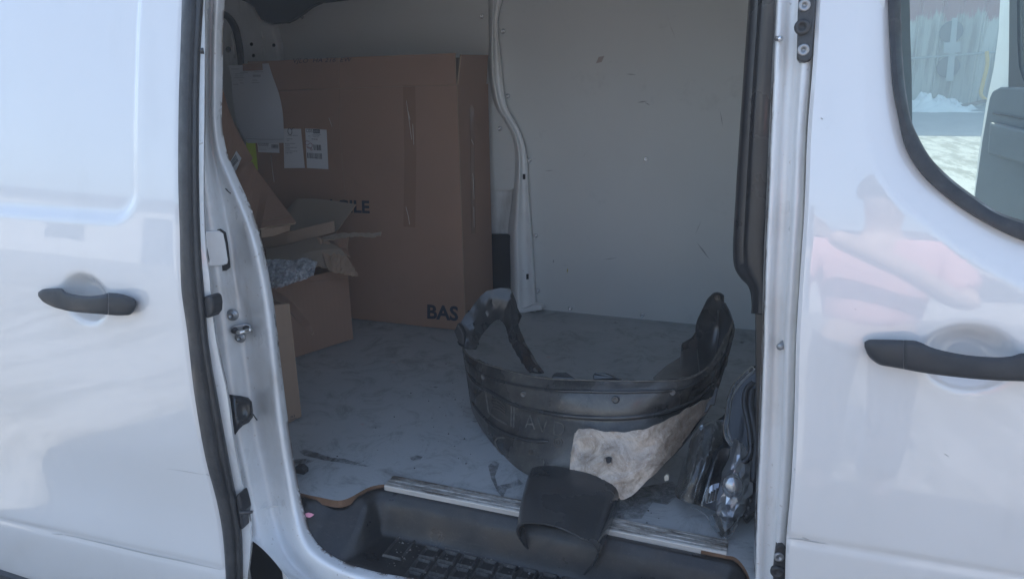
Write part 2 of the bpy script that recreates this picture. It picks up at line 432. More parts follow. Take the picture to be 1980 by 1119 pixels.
# ------------------------------------------------------------------ yard beyond and round the van
def ground_mat():
    m = NT('pale_gravel')
    k = m.mix(m.noise(.5, 8, .7, (1.6, .3, 1)), (.25, .24, .222), (.43, .415, .39))
    k = m.mix(m.ramp(m.noise(2.2, 8, .75, (1.5, .28, 1)), [(.47, 0.0), (.56, 1.0)]), k, (.19, .18, .155))
    k = m.mix(m.ramp(m.noise(.9, 9, .8, (1.6, .3, 1), dist=.6), [(.52, 0.0), (.60, .8)]), k, (.15, .14, .12))
    k = m.mix(m.ramp(m.noise(9, 5, .8), [(.55, 0.0), (.72, .5)]), k, (.55, .53, .49))
    m.col(k); m.set(Roughness=.9); m.bump(m.noise(12, 6, .7), .8, .05); return m.m
g = mesh('ground', [(-120, -120, 0), (120, -120, 0), (120, 120, 0), (-120, 120, 0)], [(0, 1, 2, 3)], ground_mat()); tag(g, kind='structure')
WY = 26.0
apron_mat = simple('concrete_apron', (.30, .30, .29), .85, bump=(6, .5), scale=1.2, var=.2)
g = mesh('concrete_apron', [(-30, 19.6, .004), (60, 19.4, .004), (60, WY + .5, .511), (-30, WY + .5, .511)], [(0, 1, 2, 3)], apron_mat); tag(g, kind='structure')

# the corrugated shed wall seen through the cab
def shed_mat(i):
    m = NT('old_sheet_metal'); s = .85 + .16 * rng.randn()
    c = (.37 * s, .37 * s, .32 * s)
    k = m.mix(m.noise(.9, 7, .7, (1, 1, .25)), tuple(x * .75 for x in c), tuple(x * 1.15 for x in c))
    k = m.mix(m.ramp(m.noise(1.5, 8, .75, (2.2, 1, .16)), [(.50, 0.0), (.62, .8)]), k, (.10, .07, .045))
    z = m.n.new('ShaderNodeSeparateXYZ'); m.L(m.tc.outputs['Object'], z.inputs[0])
    up = m.ramp(m.math('ADD', m.math('MULTIPLY', z.outputs[2], .122), m.math('MULTIPLY', m.noise(1.6, 7, .8, (1.6, 1, .25)), .32)), [(.535, 0.0), (.56, 1.0)])
    k = m.mix(up, k, (.20, .018, .018))
    m.col(k); m.set(Roughness=.55, Metallic=.15); return m.m
SHM = [shed_mat(i) for i in range(5)]
shed = thing('metal_shed', 'tall weathered metal sheet shed with rusty top seen through the cab', 'shed', (10, WY, 0))
px_w = 1.14
sheet_me = []
for k, mt in enumerate(SHM):
    V, Fc = [], []; xs = [0, .04, .07, .11, .14, .53, .56, .60, .63, px_w]; ys = [0, 0, -.065, -.065, 0, 0, -.035, -.035, 0, 0]
    for z in (0.30, 7.2):
        for x, y in zip(xs, ys): V.append((x, y, z))
    n = len(xs); Fc = [(i, i + 1, n + i + 1, n + i) for i in range(n - 1)]
    me = bpy.data.meshes.new('wall_sheet'); me.from_pydata(V, [], Fc); me.materials.append(mt); sheet_me.append(me)
for i in range(-20, 34):
    o = inst('wall_sheet', sheet_me[i % 5], (i * px_w, WY + rng.uniform(-.02, .02), 0), shed)
box('plinth', (-23, WY + .02, 0), (38.6, WY + .4, .6), apron_mat, shed)
box('roof', (-24, WY - .3, 7.2), (40, WY + 14, 7.5), SHM[0], shed)
def atw(u, v, d=0.0): return at(u, v, WY - .12 - d)
strip_mat = simple('bare_metal_strip', (.26, .28, .27), .5, .2)
plug_mat = simple('dark_fan_disc', (.03, .03, .032), .7)
for (u, v) in ((1839, 62), (1833, 130)):
    c = atw(u, v); ring = []
    k = 20; V = []
    for rr_, dd in ((.33, 0), (.33, -.045), (.28, -.05)):
        for a in range(k): V.append(c + Vector((rr_ * math.cos(2*math.pi*a/k), dd, rr_ * math.sin(2*math.pi*a/k))))
    Fc = [(j*k+a, j*k+(a+1) % k, (j+1)*k+(a+1) % k, (j+1)*k+a) for j in range(2) for a in range(k)] + [tuple(range(2*k, 3*k))]
    mesh('wall_vent', V, Fc, plug_mat, shed)
plate('cover_strip', [atw(1842, 35, .12), atw(1852, 35, .12), atw(1843, 157, .12), atw(1829, 157, .12)], .02, strip_mat, shed)
plate('patch_plate', [atw(1825, 83, .16), atw(1857, 81, .16), atw(1857, 101, .16), atw(1824, 103, .16)], .03, strip_mat, shed)
tube('wall_pipe', [atw(1740, 115, .1), atw(1850, 107, .1), atw(1960, 98, .1)], .032, strip_mat, shed, n=12)
hose = tube('hose', [atw(1908, 100, .25), atw(1909, 125, .3), atw(1901, 160, .3), atw(1897, 183, .3), at(1906, 194, WY - .4), at(1913, 200, WY - .6)], .058,
            simple('yellow_hose', (.58, .36, .05), .5), n=24)
tag(hose, 'yellow hose hanging down the weathered shed wall', 'hose')
# cloth heap by the shed
def cloth_jit(gr):
    n = rng.randn(*gr.shape[:2])
    return gr
cl_rows = []
nu, nv = 44, 22; cen = at(1815, 212, 24.9); V = []
for j in range(nv):
    for i in range(nu):
        s, t = i / (nu - 1) * 2 - 1, j / (nv - 1) * 2 - 1
        rad = max(0, 1 - (s * s + t * t) ** .9)
        h = .45 * rad ** .45 * (.72 + .28 * math.sin(7 * s + 3.2 * t) * math.cos(4.1 * t - 3 * s)) * (1 - .55 * s)
        h += .11 * rad ** .5 * (1 - 2 * abs(math.sin(7 * s - 5 * t + 2 * math.sin(4 * t)))) + .07 * rad ** .5 * abs(math.sin(13 * s + 6 * t))
        yc = cen.y - .1 + t * .62 + .07 * math.sin(7 * s); V.append((cen.x + s * (.96 + .14 * math.sin(5 * t)), yc, .0735 * (yc - 19.5) + (max(.01, h) if rad > 0 else .008)))
cl = mesh('dust_sheet', V, gridfaces(nv, nu), simple('white_cloth', (.72, .71, .67), .85, bump=(3, .4), scale=2), smooth=True)
tag(cl, 'crumpled white dust sheet heaped on the ground by the shed', 'cloth')
def plank(u0, v0, u1, v1, lab):
    a, b = at(u0, v0, 24.6), at(u1, v1, 25.4)
    o = tube('scrap_plank', [a, b], .06, simple('dark_scrap', (.12, .08, .06), .8)); tag(o, lab, 'scrap wood')
plank(1858, 206, 1905, 196, 'dark scrap plank on the ground beside the white heap of cloth')

# ------------------------------------------------------------------ unseen building behind the camera, added for bright reflections in the van's paint
WH = thing('reflection_building', 'unseen low pale building added to give the van paint reflections', 'reflection_building', (-6, -24, 0))
wh_m = simple('pale_render', (.62, .60, .56), .85, bump=(3, .3), scale=.6, var=.12); wh_d = simple('dark_shutter', (.10, .11, .13), .5); wh_w = simple('window_dark_glass', (.05, .06, .07), .1)
box('wall', (-40, -34, 0), (28, -24, 4.2), wh_m, WH); box('roof', (-41, -34.5, 4.2), (29, -23.6, 4.6), wh_d, WH)
for k, x in enumerate((-34, -27, -19, -12, -3, 5, 13, 21)):
    if k % 3 == 1: box('shutter', (x, -24.08, 0), (x + 4.2, -23.98, 3.4), wh_d, WH, .02)
    else:
        f_ = box('window', (x, -24.06, 1.5), (x + 3.0, -23.99, 3.0), wh_m, WH, .02); box('pane', (x + .12, -24.0, 1.62), (x + 2.88, -23.97, 2.88), wh_w, f_).matrix_parent_inverse = Matrix.Identity(4)

# ------------------------------------------------------------------ the van
VAN = thing('panel_van', 'white panel van with its side door slid open on the cargo bay', 'van', (-0.6, 0.85, 0))

# --- skin profile, read off the edge of the slid-open door
X0 = at(348, 450, -.1).x
_tr = [(352,0),(350,75),(346,200),(345,350),(348,450),(351,560),(362,638),(376,760),(398,887),(420,970),(431,1031),(437,1119)]
_pr = sorted([(atx(u, v, X0).z, atx(u, v, X0).y) for u, v in _tr])
_pr = [(.05, -.03), (.25, -.085)] + _pr + [(1.80, .03), (2.0, .10)]
_zz = np.linspace(.05, 2.0, 300); _yy = np.interp(_zz, [p[0] for p in _pr], [p[1] for p in _pr])
_k = np.exp(-np.linspace(-2, 2, 41) ** 2); _k /= _k.sum()
_yy = np.convolve(np.pad(_yy, 20, mode='edge'), _k, 'valid')
def prof(z): return np.interp(z, _zz, _yy)
def skinpt(u, v, off=0.0):
    y = off
    for _ in range(12):
        p = at(u, v, y); y = float(prof(p.z)) + off
    return at(u, v, y)
FD = .112                                   # the closed front door lies this much further in than the slid-open door
def sdpt(u, v, off=0.0): return skinpt(u, v, off)
def fdpt(u, v, off=0.0): return skinpt(u, v, FD + off)

def skin_grid(name, xs_of_z, z0, z1, dz, nx, disp, mat, parent, hole=None, off=0.0):
    zs = np.arange(z0, z1, dz); s = np.linspace(0, 1, nx)
    xe = np.array([xs_of_z(z) for z in zs])
    X = xe[:, :1] * (1 - s) + xe[:, 1:] * s; Z = np.repeat(zs[:, None], nx, 1)
    Y = prof(Z) + off + disp(X, Z)
    V = np.stack([X, Y, Z], -1).reshape(-1, 3); f = gridfaces(len(zs), nx)
    if hole is not None:
        c = V[f].mean(1); f = f[~hole(c[:, 0], c[:, 2])]
    a, b, d = V[f[:, 0]], V[f[:, 1]], V[f[:, 3]]
    if np.cross(b - a, d - a)[:, 1].sum() > 0: f = f[:, ::-1]
    return mesh(name, V, f, mat, parent, True, thick=.012)
def dent(X, Z, c, rx, rz, depth, tilt=0.0):
    dx, dz = X - c.x, Z - c.z - tilt * (X - c.x)
    r = np.sqrt((dx / rx) ** 2 + (dz / rz) ** 2)
    return depth * (1 - sstep(.30, 1.0, r)) + .0 * r

# --- slid-open door
dc = sdpt(164, 578); dl, dr = sdpt(112, 572), sdpt(215, 584); dt, db = sdpt(164, 526), sdpt(164, 634)
xr = sdpt(264, 200).x; zb = sdpt(60, 417).z
la, lb = sdpt(126, 1033), sdpt(431, 1102)
def sd_disp(X, Z):
    Y = dent(X, Z, dc, (dr.x - dl.x) / 2 * .98, (dt.z - db.z) / 2, .030)
    # pressed-in upper panel with a rounded lower corner
    r = .07; qx, qz = np.maximum(X - (xr - r), 0), np.maximum((zb + r) - Z, 0)
    sd = np.where((qx > 0) & (qz > 0), r - np.hypot(qx, qz), np.minimum(xr - X, Z - zb))
    Y = Y + .009 * sstep(-.004, .016, sd)
    zl = la.z + (X - la.x) * (lb.z - la.z) / (lb.x - la.x)
    Y = Y + .0035 * np.exp(-((Z - zl) / .009) ** 2)
    Y = Y + .0016 * np.sin(X * 5.1 + 1) * np.sin(Z * 4.3)                    # faint waviness of pressed sheet
    e = np.clip((X - (X0 - .010)) / .010, 0, 1); return Y + .007 * e ** 2
SD = skin_grid('sliding_door', lambda z: (X0, -2.75), .22, 1.97, .0075, 230, sd_disp, M['paint'], VAN)
tag(SD, 'white sliding door slid back along the van side')
zlo = .22
V = [(X0 - .005, prof(.20) + .004, .19), (-2.75, prof(.20) + .004, .19), (-2.75, prof(.3) - .006, .275), (X0 - .005, prof(.3) - .006, .245)]
plate('lower_cladding', V, .02, M['black'], SD)
# rubber seal wrapped on the door's leading edge
sealL = [(352,-60)] + _tr + [(437,1180)]
sealR = [(395,-60),(393,0),(387,125),(385,250),(386,400),(390,500),(396,572),(404,666),(421,766),(443,887),(459,970),(468,1031),(470,1119),(470,1180)]
a = cr(sealL, 90); b = cr(sealR, 90)
# match by v so that the rows run across
vv = np.linspace(-60, 1180, 90)
def col_at(c, v): return np.interp(v, c[:, 1], c[:, 0])
rows = []
for v in vv:
    ul, ur = col_at(a, v), col_at(b, v)
    rows.append([sdpt(ul + (ur - ul) * s, v, o) for s, o in ((-.03, .010), (.0, -.001), (.10, -.006), (.30, -.010), (.50, -.006), (.58, .002), (.66, -.001), (.82, -.002), (.95, .008), (1.02, .024))])
loft3('door_seal', np.array(rows), M['rubber'], SD)
flR = [(398,-60),(398,200),(396,350),(397,430),(402,500),(407,528),(414,610),(426,683),(443,760),(454,843),(470,932),(484,985),(487,1009),(488,1059),(481,1119),(478,1180)]
c = cr(flR, 90); rows = []
for v in vv:
    ul, ur = col_at(b, v) - 6, max(col_at(c, v), col_at(b, v) + 2)
    rows.append([sdpt(ul + (ur - ul) * s, v, o) for s, o in ((0, .016), (.35, .020), (.85, .026), (1.0, .040))])
loft3('door_return_flange', np.array(rows), M['jamb'], SD, thick=.012)
# black catches on the flange
def blob(name, pts, y_fn, thick, mat, parent, bevel=.003):
    n_ = len(pts); us = [p[0] for p in pts]; vs_ = [p[1] for p in pts]
    P_ = np.array([tuple(y_fn(u, v)) for u, v in pts]); c_ = P_.mean(0)
    nv_ = np.linalg.svd(P_ - c_)[2][2]; c_, nv_ = Vector(c_), Vector(nv_)
    return plate(name, [onplane(u, v, c_, nv_) for u, v in pts], thick, mat, parent, bevel)
blob('door_catch', [(392,574),(403,571),(409,576),(411,590),(410,606),(404,614),(396,616)], lambda u, v: sdpt(u, v, .006), .03, M['black'], SD, .004)
blob('door_bumper', [(455,958),(461,955),(465,968),(468,980),(470,990),(468,1004),(470,1022),(464,1026),(460,1000)], lambda u, v: sdpt(u, v, .004), .03, M['black'], SD, .004)
tube('locating_pin', [sdpt(466, 990, .0), sdpt(474, 990, .0), sdpt(488, 989, .005)], lambda t: .006 - .003 * t, M['black'], SD, n=8)
tube('edge_stop', [sdpt(387, 99, .0), sdpt(394, 99, .004)], .0055, M['black'], SD, n=4)

def handle(name, st, split, fpt, parent, lead):
    """stations (u, v top, v bottom, stand-off); an oval bar with a separate end cap"""
    h = None
    def bar(nm, sts, par):
        q = cr(sts, 34); rows = []
        for u, vt, vb, o in q:
            row = []
            for k in range(16):
                th = 2 * math.pi * k / 16; cth, sth = math.cos(th), math.sin(th)
                e = .62; cy_ = math.copysign(abs(cth) ** e, cth); cd = math.copysign(abs(sth) ** e, sth)
                v = (vt + vb) / 2 - (vb - vt) / 2 * cy_
                row.append(fpt(u, v, -o - .012 * cd))
            rows.append(row)
        W = np.array(rows); n = 16
        f = gridfaces(len(rows), n); i = np.arange(len(rows) - 1) * n
        f = [tuple(x) for x in f] + [(k + n - 1, k, k + n, k + 2 * n - 1) for k in i] + [tuple(range(n - 1, -1, -1)), tuple(range((len(rows) - 1) * n, len(rows) * n))]
        o = mesh(nm, W.reshape(-1, 3), f, M['handle'], par, True)
        bm = bmesh.new(); bm.from_mesh(o.data); bmesh.ops.recalc_face_normals(bm, faces=bm.faces); bm.to_mesh(o.data); bm.free()
        return o
    bar('handle', st[split:] if lead else st[:split], parent)
    bar('handle_cap', st[:split] if lead else st[split:], parent)
handle('handle', [(73.5,565,572,.004),(83,559,583,.010),(105,557.5,594,.018),(120,557.6,598,.022),(127,564,600,.024),(145,569.2,603,.027),(177,572,606,.030),(199,569,607.5,.028),(209,566,608.5,.024),
        (209.3,565.6,608.6,.024),(227,567,609.8,.021),(240,569.5,609.5,.018),(252,574,608,.013),(260,577.5,600,.008),(263.5,583,591,.004)], 9, sdpt, SD, False)

scr_m = simple('scratch_crease_grey', (.42, .41, .39), .6)
def scratch_crease(pts, fpt, par, w=.0011): tube('scratch_crease', [fpt(u, v, .0004) for u, v in cr(pts, max(4, 3 * len(pts)))], lambda t: w * (.35 + .65 * math.sin(math.pi * t)), scr_m, par, seg=5)
for pts in ([(318,905),(350,909),(378,914),(404,918)], [(398,915),(404,919)], [(126,1033),(200,1050),(280,1069),(360,1086),(428,1101)], [(118,893),(124,899)], [(336,572),(341,578)], [(178,638),(183,645)], [(270,776),(275,790)], [(100,1031),(122,1033)]):  # the longest one draws the dark line in the pressed crease
    scratch_crease(pts, sdpt, SD)

# --- C pillar jamb and sill of the opening
ctl = [ # edge E, ridge R, valley V, face F, outer O
 ((438,-60),(420,-60),(412,-60),(400,-60),(350,-60),.10),
 ((432,60),(414,60),(408,60),(398,60),(350,60),.10),
 ((431,150),(412,150),(407,150),(396,150),(348,150),.10),
 ((430,240),(413,240),(407,240),(396,240),(346,240),.10),
 ((440,297),(422,300),(413,300),(400,302),(346,305),.10),
 ((461,347),(442,350),(424,352),(404,355),(346,360),.095),
 ((487,405),(468,410),(437,410),(410,412),(346,418),.09),
 ((505,460),(488,462),(449,465),(415,468),(346,470),.085),
 ((517,515),(502,517),(456,520),(420,522),(348,525),.08),
 ((530,590),(516,592),(470,594),(425,596),(352,600),.075),
 ((543,700),(529,702),(482,705),(440,708),(372,712),.065),
 ((559,826),(542,830),(500,834),(460,838),(390,842),.05),
 ((574,920),(557,924),(519,928),(480,932),(400,936),.035),
 ((588,985),(568,992),(532,1000),(497,1005),(420,1010),.02),
 ((602,1032),(581,1040),(546,1050),(515,1058),(488,1045),.0),
 ((621,1057),(598,1070),(563,1085),(540,1092),(522,1075),-.012),
 ((660,1083),(640,1098),(600,1119),(575,1130),(552,1112),-.02),
 ((721,1103),(700,1120),(655,1150),(620,1165),(590,1155),-.025),
 ((811,1119),(790,1138),(740,1180),(700,1200),(660,1190),-.03),
 ((1000,1150),(985,1170),(930,1220),(900,1250),(860,1240),-.03),
 ((1300,1200),(1290,1220),(1240,1270),(1220,1300),(1180,1290),-.03)]
dep = (0.0, -.028, -.002, -.050, -.070)
cols = []
for k in range(5): cols.append(cr([(*r[k], r[5] + dep[k]) for r in ctl], 150))
cols = np.stack(cols, 1)                                   # 150 x 5 x (u, v, y)
rows = []
for r in cols:
    e = r[0]; ext = np.array([[e[0] - 5, e[1] - 1, e[2] + .06], [e[0] - 1.5, e[1], e[2] + .012]])
    pr = np.concatenate([cr(r[::-1], 26), ext[::-1]]); rows.append([at(*q) for q in pr])
JAMB = loft3('door_opening_jamb', np.array(rows), M['jamb'], VAN)
tag(JAMB, 'scuffed white painted jamb at the rear of the door opening')
jr = cols
def jamb_y(u, v):
    d = (jr[:, :, 0] - u) ** 2 + (jr[:, :, 1] - v) ** 2
    f = d.ravel(); i = np.argsort(f)[:4]; w = 1 / (f[i] + 1); return float((jr[:, :, 2].ravel()[i] * w).sum() / w.sum())
def jpt(u, v, off=0.0):
    # along the row nearest to v
    i = int(np.argmin(abs(jr[:, 2, 1] - v))); r = jr[i]
    us, ys = r[::-1, 0], r[::-1, 2]
    return at(u, v, float(np.interp(u, us, ys)) + off)
# fuel-flap-like hatch with a dark gap
blob('hatch_gap', [(388,446),(428,443),(437,449),(441,470),(445,505),(446,517),(438,523),(396,527),(388,527)], lambda u, v: jpt(u, v, -.009), .008, M['dark'], JAMB, 0)
blob('hatch_cover', [(388,448),(424,446),(432,452),(436,470),(441,503),(440,510),(432,513),(397,516),(388,516)], lambda u, v: jpt(u, v, -.016), .008, M['jamb'], JAMB, .002)
tube('hatch_finger_recess', [jpt(389, 461, -.0165), jpt(398, 475, -.0165), jpt(403, 497, -.0165), jpt(404, 505, -.0165), jpt(398, 509, -.0165)], .0012, M['black'], JAMB, n=16, seg=6)
# pressed striker pocket edges
# bolts and striker
bolt_me = lathe_data('bolt', [(.0135, 0), (.0135, .003), (.0125, .004), (.0085, .0045), (.0085, .009), (.007, .0105), (.0045, .0105), (.004, .006)], M['worn'], 18)
for (u, v, s) in ((450, 608, 1.0), (465, 652, .9)): inst('bolt', bolt_me, jpt(u, v, -.004), JAMB, sc=s, normal=(.35, -.93, 0))
small = lathe_data('striker_screw', [(.006, 0), (.006, .010), (.004, .012)], M['black'], 12)
blob('striker_plate', [(446,634),(453,629),(478,626),(486,630),(487,641),(480,645),(452,646),(446,642)], lambda u, v: jpt(u, v, -.007), .005, M['worn'], JAMB, .002)
for (u, v) in ((456, 637), (478, 632)): inst('striker_screw', small, jpt(u, v, -.008), JAMB, normal=(.35, -.93, 0), sc=1.1)
tube('striker_bar', [jpt(459, 642, -.02), jpt(463, 643, -.026), jpt(474, 640, -.028), jpt(485, 637, -.024)], .0042, M['rod'], JAMB, n=10)
# rubber grommet lower down
gk = [(443,762),(455,764),(466,765),(480,768),(487,776),(489,792),(489,806),(482,816),(470,822),(462,830),(455,840),(449,835)]
cg = jpt(468, 790, -.012)
V = [jpt(u, v, -.002) for u, v in gk] + [jpt(468 + (u - 468) * .72, 790 + (v - 790) * .72, -.012) for u, v in gk] + [jpt(468 + (u - 468) * .4, 790 + (v - 790) * .4, -.006) for u, v in gk]
n = len(gk); Fc = [(j*n+i, j*n+(i+1) % n, (j+1)*n+(i+1) % n, (j+1)*n+i) for j in range(2) for i in range(n)] + [tuple(range(2*n, 3*n))]
mesh('rubber_grommet', V, [f[::-1] for f in Fc], M['trim'], JAMB, True)
for pts in ([(510,478),(511,483),(505,486)], [(506,490),(513,491),(508,494)], [(436,365),(440,369),(446,374)], [(489,800),(493,806),(497,812)]):
    tube('chip', [jpt(u, v, -.0005) for u, v in pts], .0012, M['dark'], JAMB, seg=5)
tube('pressed_seam', [jpt(u, v, .0005) for u, v in ((489,987),(510,982),(535,977),(556,973))], .0016, M['jamb'], JAMB, seg=6, n=14)
# dark wheel-house void below the jamb
plate('wheel_house', [at(u, v, .10) for u, v in ((480,1030),(530,1060),(575,1110),(600,1180),(460,1180))], .05, M['dark'], VAN)
# rear quarter panel hidden behind the open door, roof, rear doors, floor pan, header
box('quarter_panel', (-2.72, .02, .30), (X0 - .09, .05, 1.97), M['paint'], VAN)
box('quarter_inner', (-2.70, .10, .60), (X0 - .16, .12, 1.93), M['innerwhite'], VAN)
box('roof_skin', (-2.72, .06, 1.965), (1.05, 1.66, 2.0), M['paint'], VAN, .01)
box('roof_lining', (-2.70, .10, 1.925), (.10, 1.60, 1.955), M['innerwhite'], VAN)
box('rear_doors', (-2.72, .06, .30), (-2.68, 1.66, 1.96), M['innerwhite'], VAN)
box('door_header', (X0 - .10, .06, 1.86), (.10, .18, 1.96), M['innerwhite'], VAN)
box('bulkhead', (.115, .10, .45), (.135, 1.60, 1.95), M['panel'], VAN)
box('floor_pan', (-2.70, .25, .40), (.10, 1.66, .57), M['dark'], VAN)
box('sill_panel', (-1.0, -.02, .25), (.4, .10, .44), M['paint'], VAN)

# --- B pillar
E = [(1507,-100),(1502,0),(1495,165),(1487,350),(1480,520),(1476,680),(1470,841),(1463,1002),(1460,1119),(1458,1180)]
DR = [(1584,-100),(1579,0),(1572,125),(1562,250),(1556,400),(1547,540),(1540,654),(1535,841),(1529,948),(1520,1055),(1517,1180)]
e_, d_ = cr(E, 80), cr(DR, 80); rows = []
vv2 = np.linspace(-100, 1180, 110)
PB = [(1.10,.12),(1.03,.095),(.98,.066),(.93,.058),(.78,.054),(.70,.056),(.64,.066),(.58,.088),(.50,.094),(.36,.096),(.28,.095),(.25,.086),(.16,.080),(.08,.078),(.03,.080),(.0,.088),(.0,.098),(-.06,.16)]
for v in vv2:
    ue, ud = col_at(e_, v), col_at(d_, v)
    rows.append([at(ue + (ud - ue) * s, v, y + float(prof(at(ue, v, .05).z) + .10) * .55) for s, y in PB])
BP = loft3('door_pillar', np.array(rows), M['bpillar'], VAN); tag(BP, 'white front pillar of the door opening with chipped edge')
def bpt(u, v, y):
    return at(u, v, y + float(prof(at(u, v, .05).z) + .10) * .55)
def rollerplate(pts, bolts, nub):
    p = plate('hinge_plate', [bpt(u, v, .046) for u, v in pts], .02, M['black'], BP, .003)
    for u, v in bolts: inst('plate_screw', plate_screw, bpt(u, v, .046), p, normal=(.15, -.98, 0))
    for u, v in nub: inst('rubber_stop', stop_me, bpt(u, v, .046), p, normal=(-.1, -.99, 0))
plate_screw = lathe_data('plate_screw', [(.009, 0), (.009, .003), (.0075, .004), (.003, .003), (.003, .001)], M['worn'], 14)
stop_me = lathe_data('rubber_stop', [(.012, 0), (.012, .006), (.009, .008), (.006, .008), (.005, .004)], M['black'], 14)
rollerplate([(1546,-30),(1579,-30),(1579,0),(1574,60),(1571,108),(1567,117),(1556,121),(1546,119),(1541,112),(1542,70),(1543,20)], [(1555,11),(1553,97)], [(1552,53)])
rollerplate([(1500,1058),(1507,1053),(1514,1056),(1520,1070),(1520,1119),(1518,1140),(1496,1140),(1494,1110),(1497,1080)], [(1506,1075)], [(1503,1102)])
blob('pillar_slot', [(1518,606),(1524,615),(1524,648),(1519,650),(1517,640)], lambda u, v: bpt(u, v, .09), .006, M['dark'], BP, 0)
inst('pillar_bolt', lathe_data('pillar_bolt', [(.008, 0), (.008, .004), (.006, .006), (.006, .016), (.0045, .018)], M['worn'], 12), bpt(1517, 666, .085), BP, normal=(-.5, -.85, 0))
tube('pillar_pin', [bpt(1501, 75, .078), bpt(1511, 75, .07)], .004, M['silver'], BP, n=4)

# --- satin black trim just inside the front edge of the opening
TE = [(1450,-60),(1447,0),(1442,80),(1437,150),(1427,300),(1421,400),(1417,475),(1418,505),(1422,522),(1434,540),(1445,551),(1451,566),(1453,590),(1452,606)]
TI = [(1520,-60),(1520,0),(1515,80),(1510,150),(1503,300),(1500,400),(1496,475),(1495,505),(1494,522),(1493,540),(1492,551),(1491,566),(1490,590),(1489,606)]
rows = []
for (a0, b0) in zip(cr(TE, 70), cr(TI, 70)):
    u0, v0 = a0; u1, v1 = b0
    rows.append([at(u0 + (u1 - u0) * s, v0 + (v1 - v0) * s, y) for s, y in ((.0, .27), (.0, .225), (.05, .206), (.12, .199), (.26, .194), (.32, .184), (.38, .179), (.55, .176), (.75, .178), (1.0, .18))])
loft3('pillar_trim', np.array(rows), M['trim'], VAN, thick=.01)
platepx('trim_lower', [(1460,606,.21),(1490,606,.21),(1480,850,.21),(1474,905,.21),(1462,905,.21)], .03, M['trim'], VAN, .003)

# --- front door
XE = 1.10
_de = cr(DR, 60); _dz = sorted([(fdpt(u, v).z, fdpt(u, v).x) for u, v in _de])
def fxe(z): return float(np.interp(z, [p[0] for p in _dz], [p[1] for p in _dz]))
WO = [(1722,-260),(1716,-130),(1717.5,0),(1721,84),(1727,168),(1736,218),(1752.5,286),(1780,332),(1818,370),(1876,412),(1935,445),(1980,464),(2100,500),(2350,530)]
WI = [(1748,-260),(1741,-130),(1742,0),(1745,105),(1752.5,181),(1763,235),(1780,273),(1801,307),(1839,345),(1885,380),(1927,408),(1980,427),(2100,458),(2350,486)]
WC = [(1672,-260),(1664,-130),(1665,0),(1666,175),(1675,260),(1700,335),(1740,390),(1805,440),(1870,490),(1945,535),(1985,556),(2100,590),(2350,625)]
def wxz(c, n=160): return np.array([(fdpt(u, v).x, fdpt(u, v).z) for u, v in cr(c, n)])
wo, wc = wxz(WO), wxz(WC)
def inside_left(curve, X, Z):
    """signed distance to an open curve running down then right; positive on the window side"""
    P_ = np.stack([X.ravel(), Z.ravel()], -1); best = np.full(len(P_), 1e9); sg = np.zeros(len(P_))
    for a, b in zip(curve[:-1], curve[1:]):
        ab = b - a; L = (ab ** 2).sum(); t = np.clip(((P_ - a) @ ab) / L, 0, 1); q = a + t[:, None] * ab; d = ((P_ - q) ** 2).sum(1)
        s = ab[0] * (P_[:, 1] - a[1]) - ab[1] * (P_[:, 0] - a[0])
        m = d < best; best[m] = d[m]; sg[m] = s[m]
    return (np.sqrt(best) * np.sign(sg)).reshape(X.shape)
dc2 = fdpt(1873, 694); l2, r2, t2, b2 = fdpt(1768, 694), fdpt(1980, 700), fdpt(1866, 621), fdpt(1885, 768)
fa, fb = fdpt(1522, 1040), fdpt(1779, 1084)
def fd_disp(X, Z):
    Y = dent(X, Z, dc2, (r2.x - l2.x) / 2, (t2.z - b2.z) / 2, .030)
    d = inside_left(wc, X, Z)
    Y = Y + np.where(d > 0, .40 * np.clip(d, 0, .05), 0) * 1.0
    zl = fa.z + (X - fa.x) * (fb.z - fa.z) / (fb.x - fa.x)
    Y = Y + .0035 * np.exp(-((Z - zl) / .008) ** 2) + .0012 * np.sin(X * 8 + 1) * np.sin(Z * 5)
    xe = np.vectorize(fxe)(Z[:, :1]); e = np.clip((xe + .008 - X) / .008, 0, 1); return Y + .006 * e ** 2
FDO = skin_grid('front_door', lambda z: (fxe(z), XE), .26, 1.80, .006, 190, fd_disp, M['paint'], VAN, hole=lambda x, z: inside_left(wo, x, z) > .004, off=FD)
tag(FDO, 'closed white front passenger door with curved window corner')
a, b = cr(WO, 120), cr(WI, 120)
def band(c0, c1, prs):
    return np.array([[fdpt(p[0] + (q[0] - p[0]) * s, p[1] + (q[1] - p[1]) * s, o) for p, q in zip(c0, c1)] for s, o in prs])
loft3('window_seal', band(a, b, ((-.06, .022), (-.03, .010), (.04, .006), (.45, .005), (.85, .010), (1.0, .022))), M['rubber'], FDO, thick=.004)
pane = [[fdpt(p[0] + (2350 - p[0]) * s, p[1] + (-260 - p[1]) * s, .018) for p in b] for s in (0, .25, .6, 1)]
loft3('window_pane', np.array(pane), M['glass'], FDO)
handle('handle', [(1671.5,661,671,.004),(1680,656.5,689,.010),(1700,656,704.5,.018),(1722,656.3,709,.022),(1747.5,657,713.4,.025),
        (1747.8,657,713.5,.025),(1773,659,718.5,.029),(1803,672,723.2,.031),(1851,683.3,729,.034),(1894,688.6,733.2,.035),(1937,690,736,.034),(1961,687,736.5,.032),(1973,682.7,736.7,.031),(2000,684,737,.026),(2030,692,733,.014),(2044,705,722,.005)], 5, fdpt, FDO, True)
for pts in ([(1523,1040),(1545,1042),(1575,1047),(1600,1051)], [(1556,711),(1575,712),(1592,710)], [(1824,876),(1835,882)], [(1587,228),(1591,231)], [(1550,1038),(1565,1043)], [(1700,835),(1706,838)]):  # the first one draws the dark line in the door's lower crease
    scratch_crease(pts, fdpt, FDO, .0009)
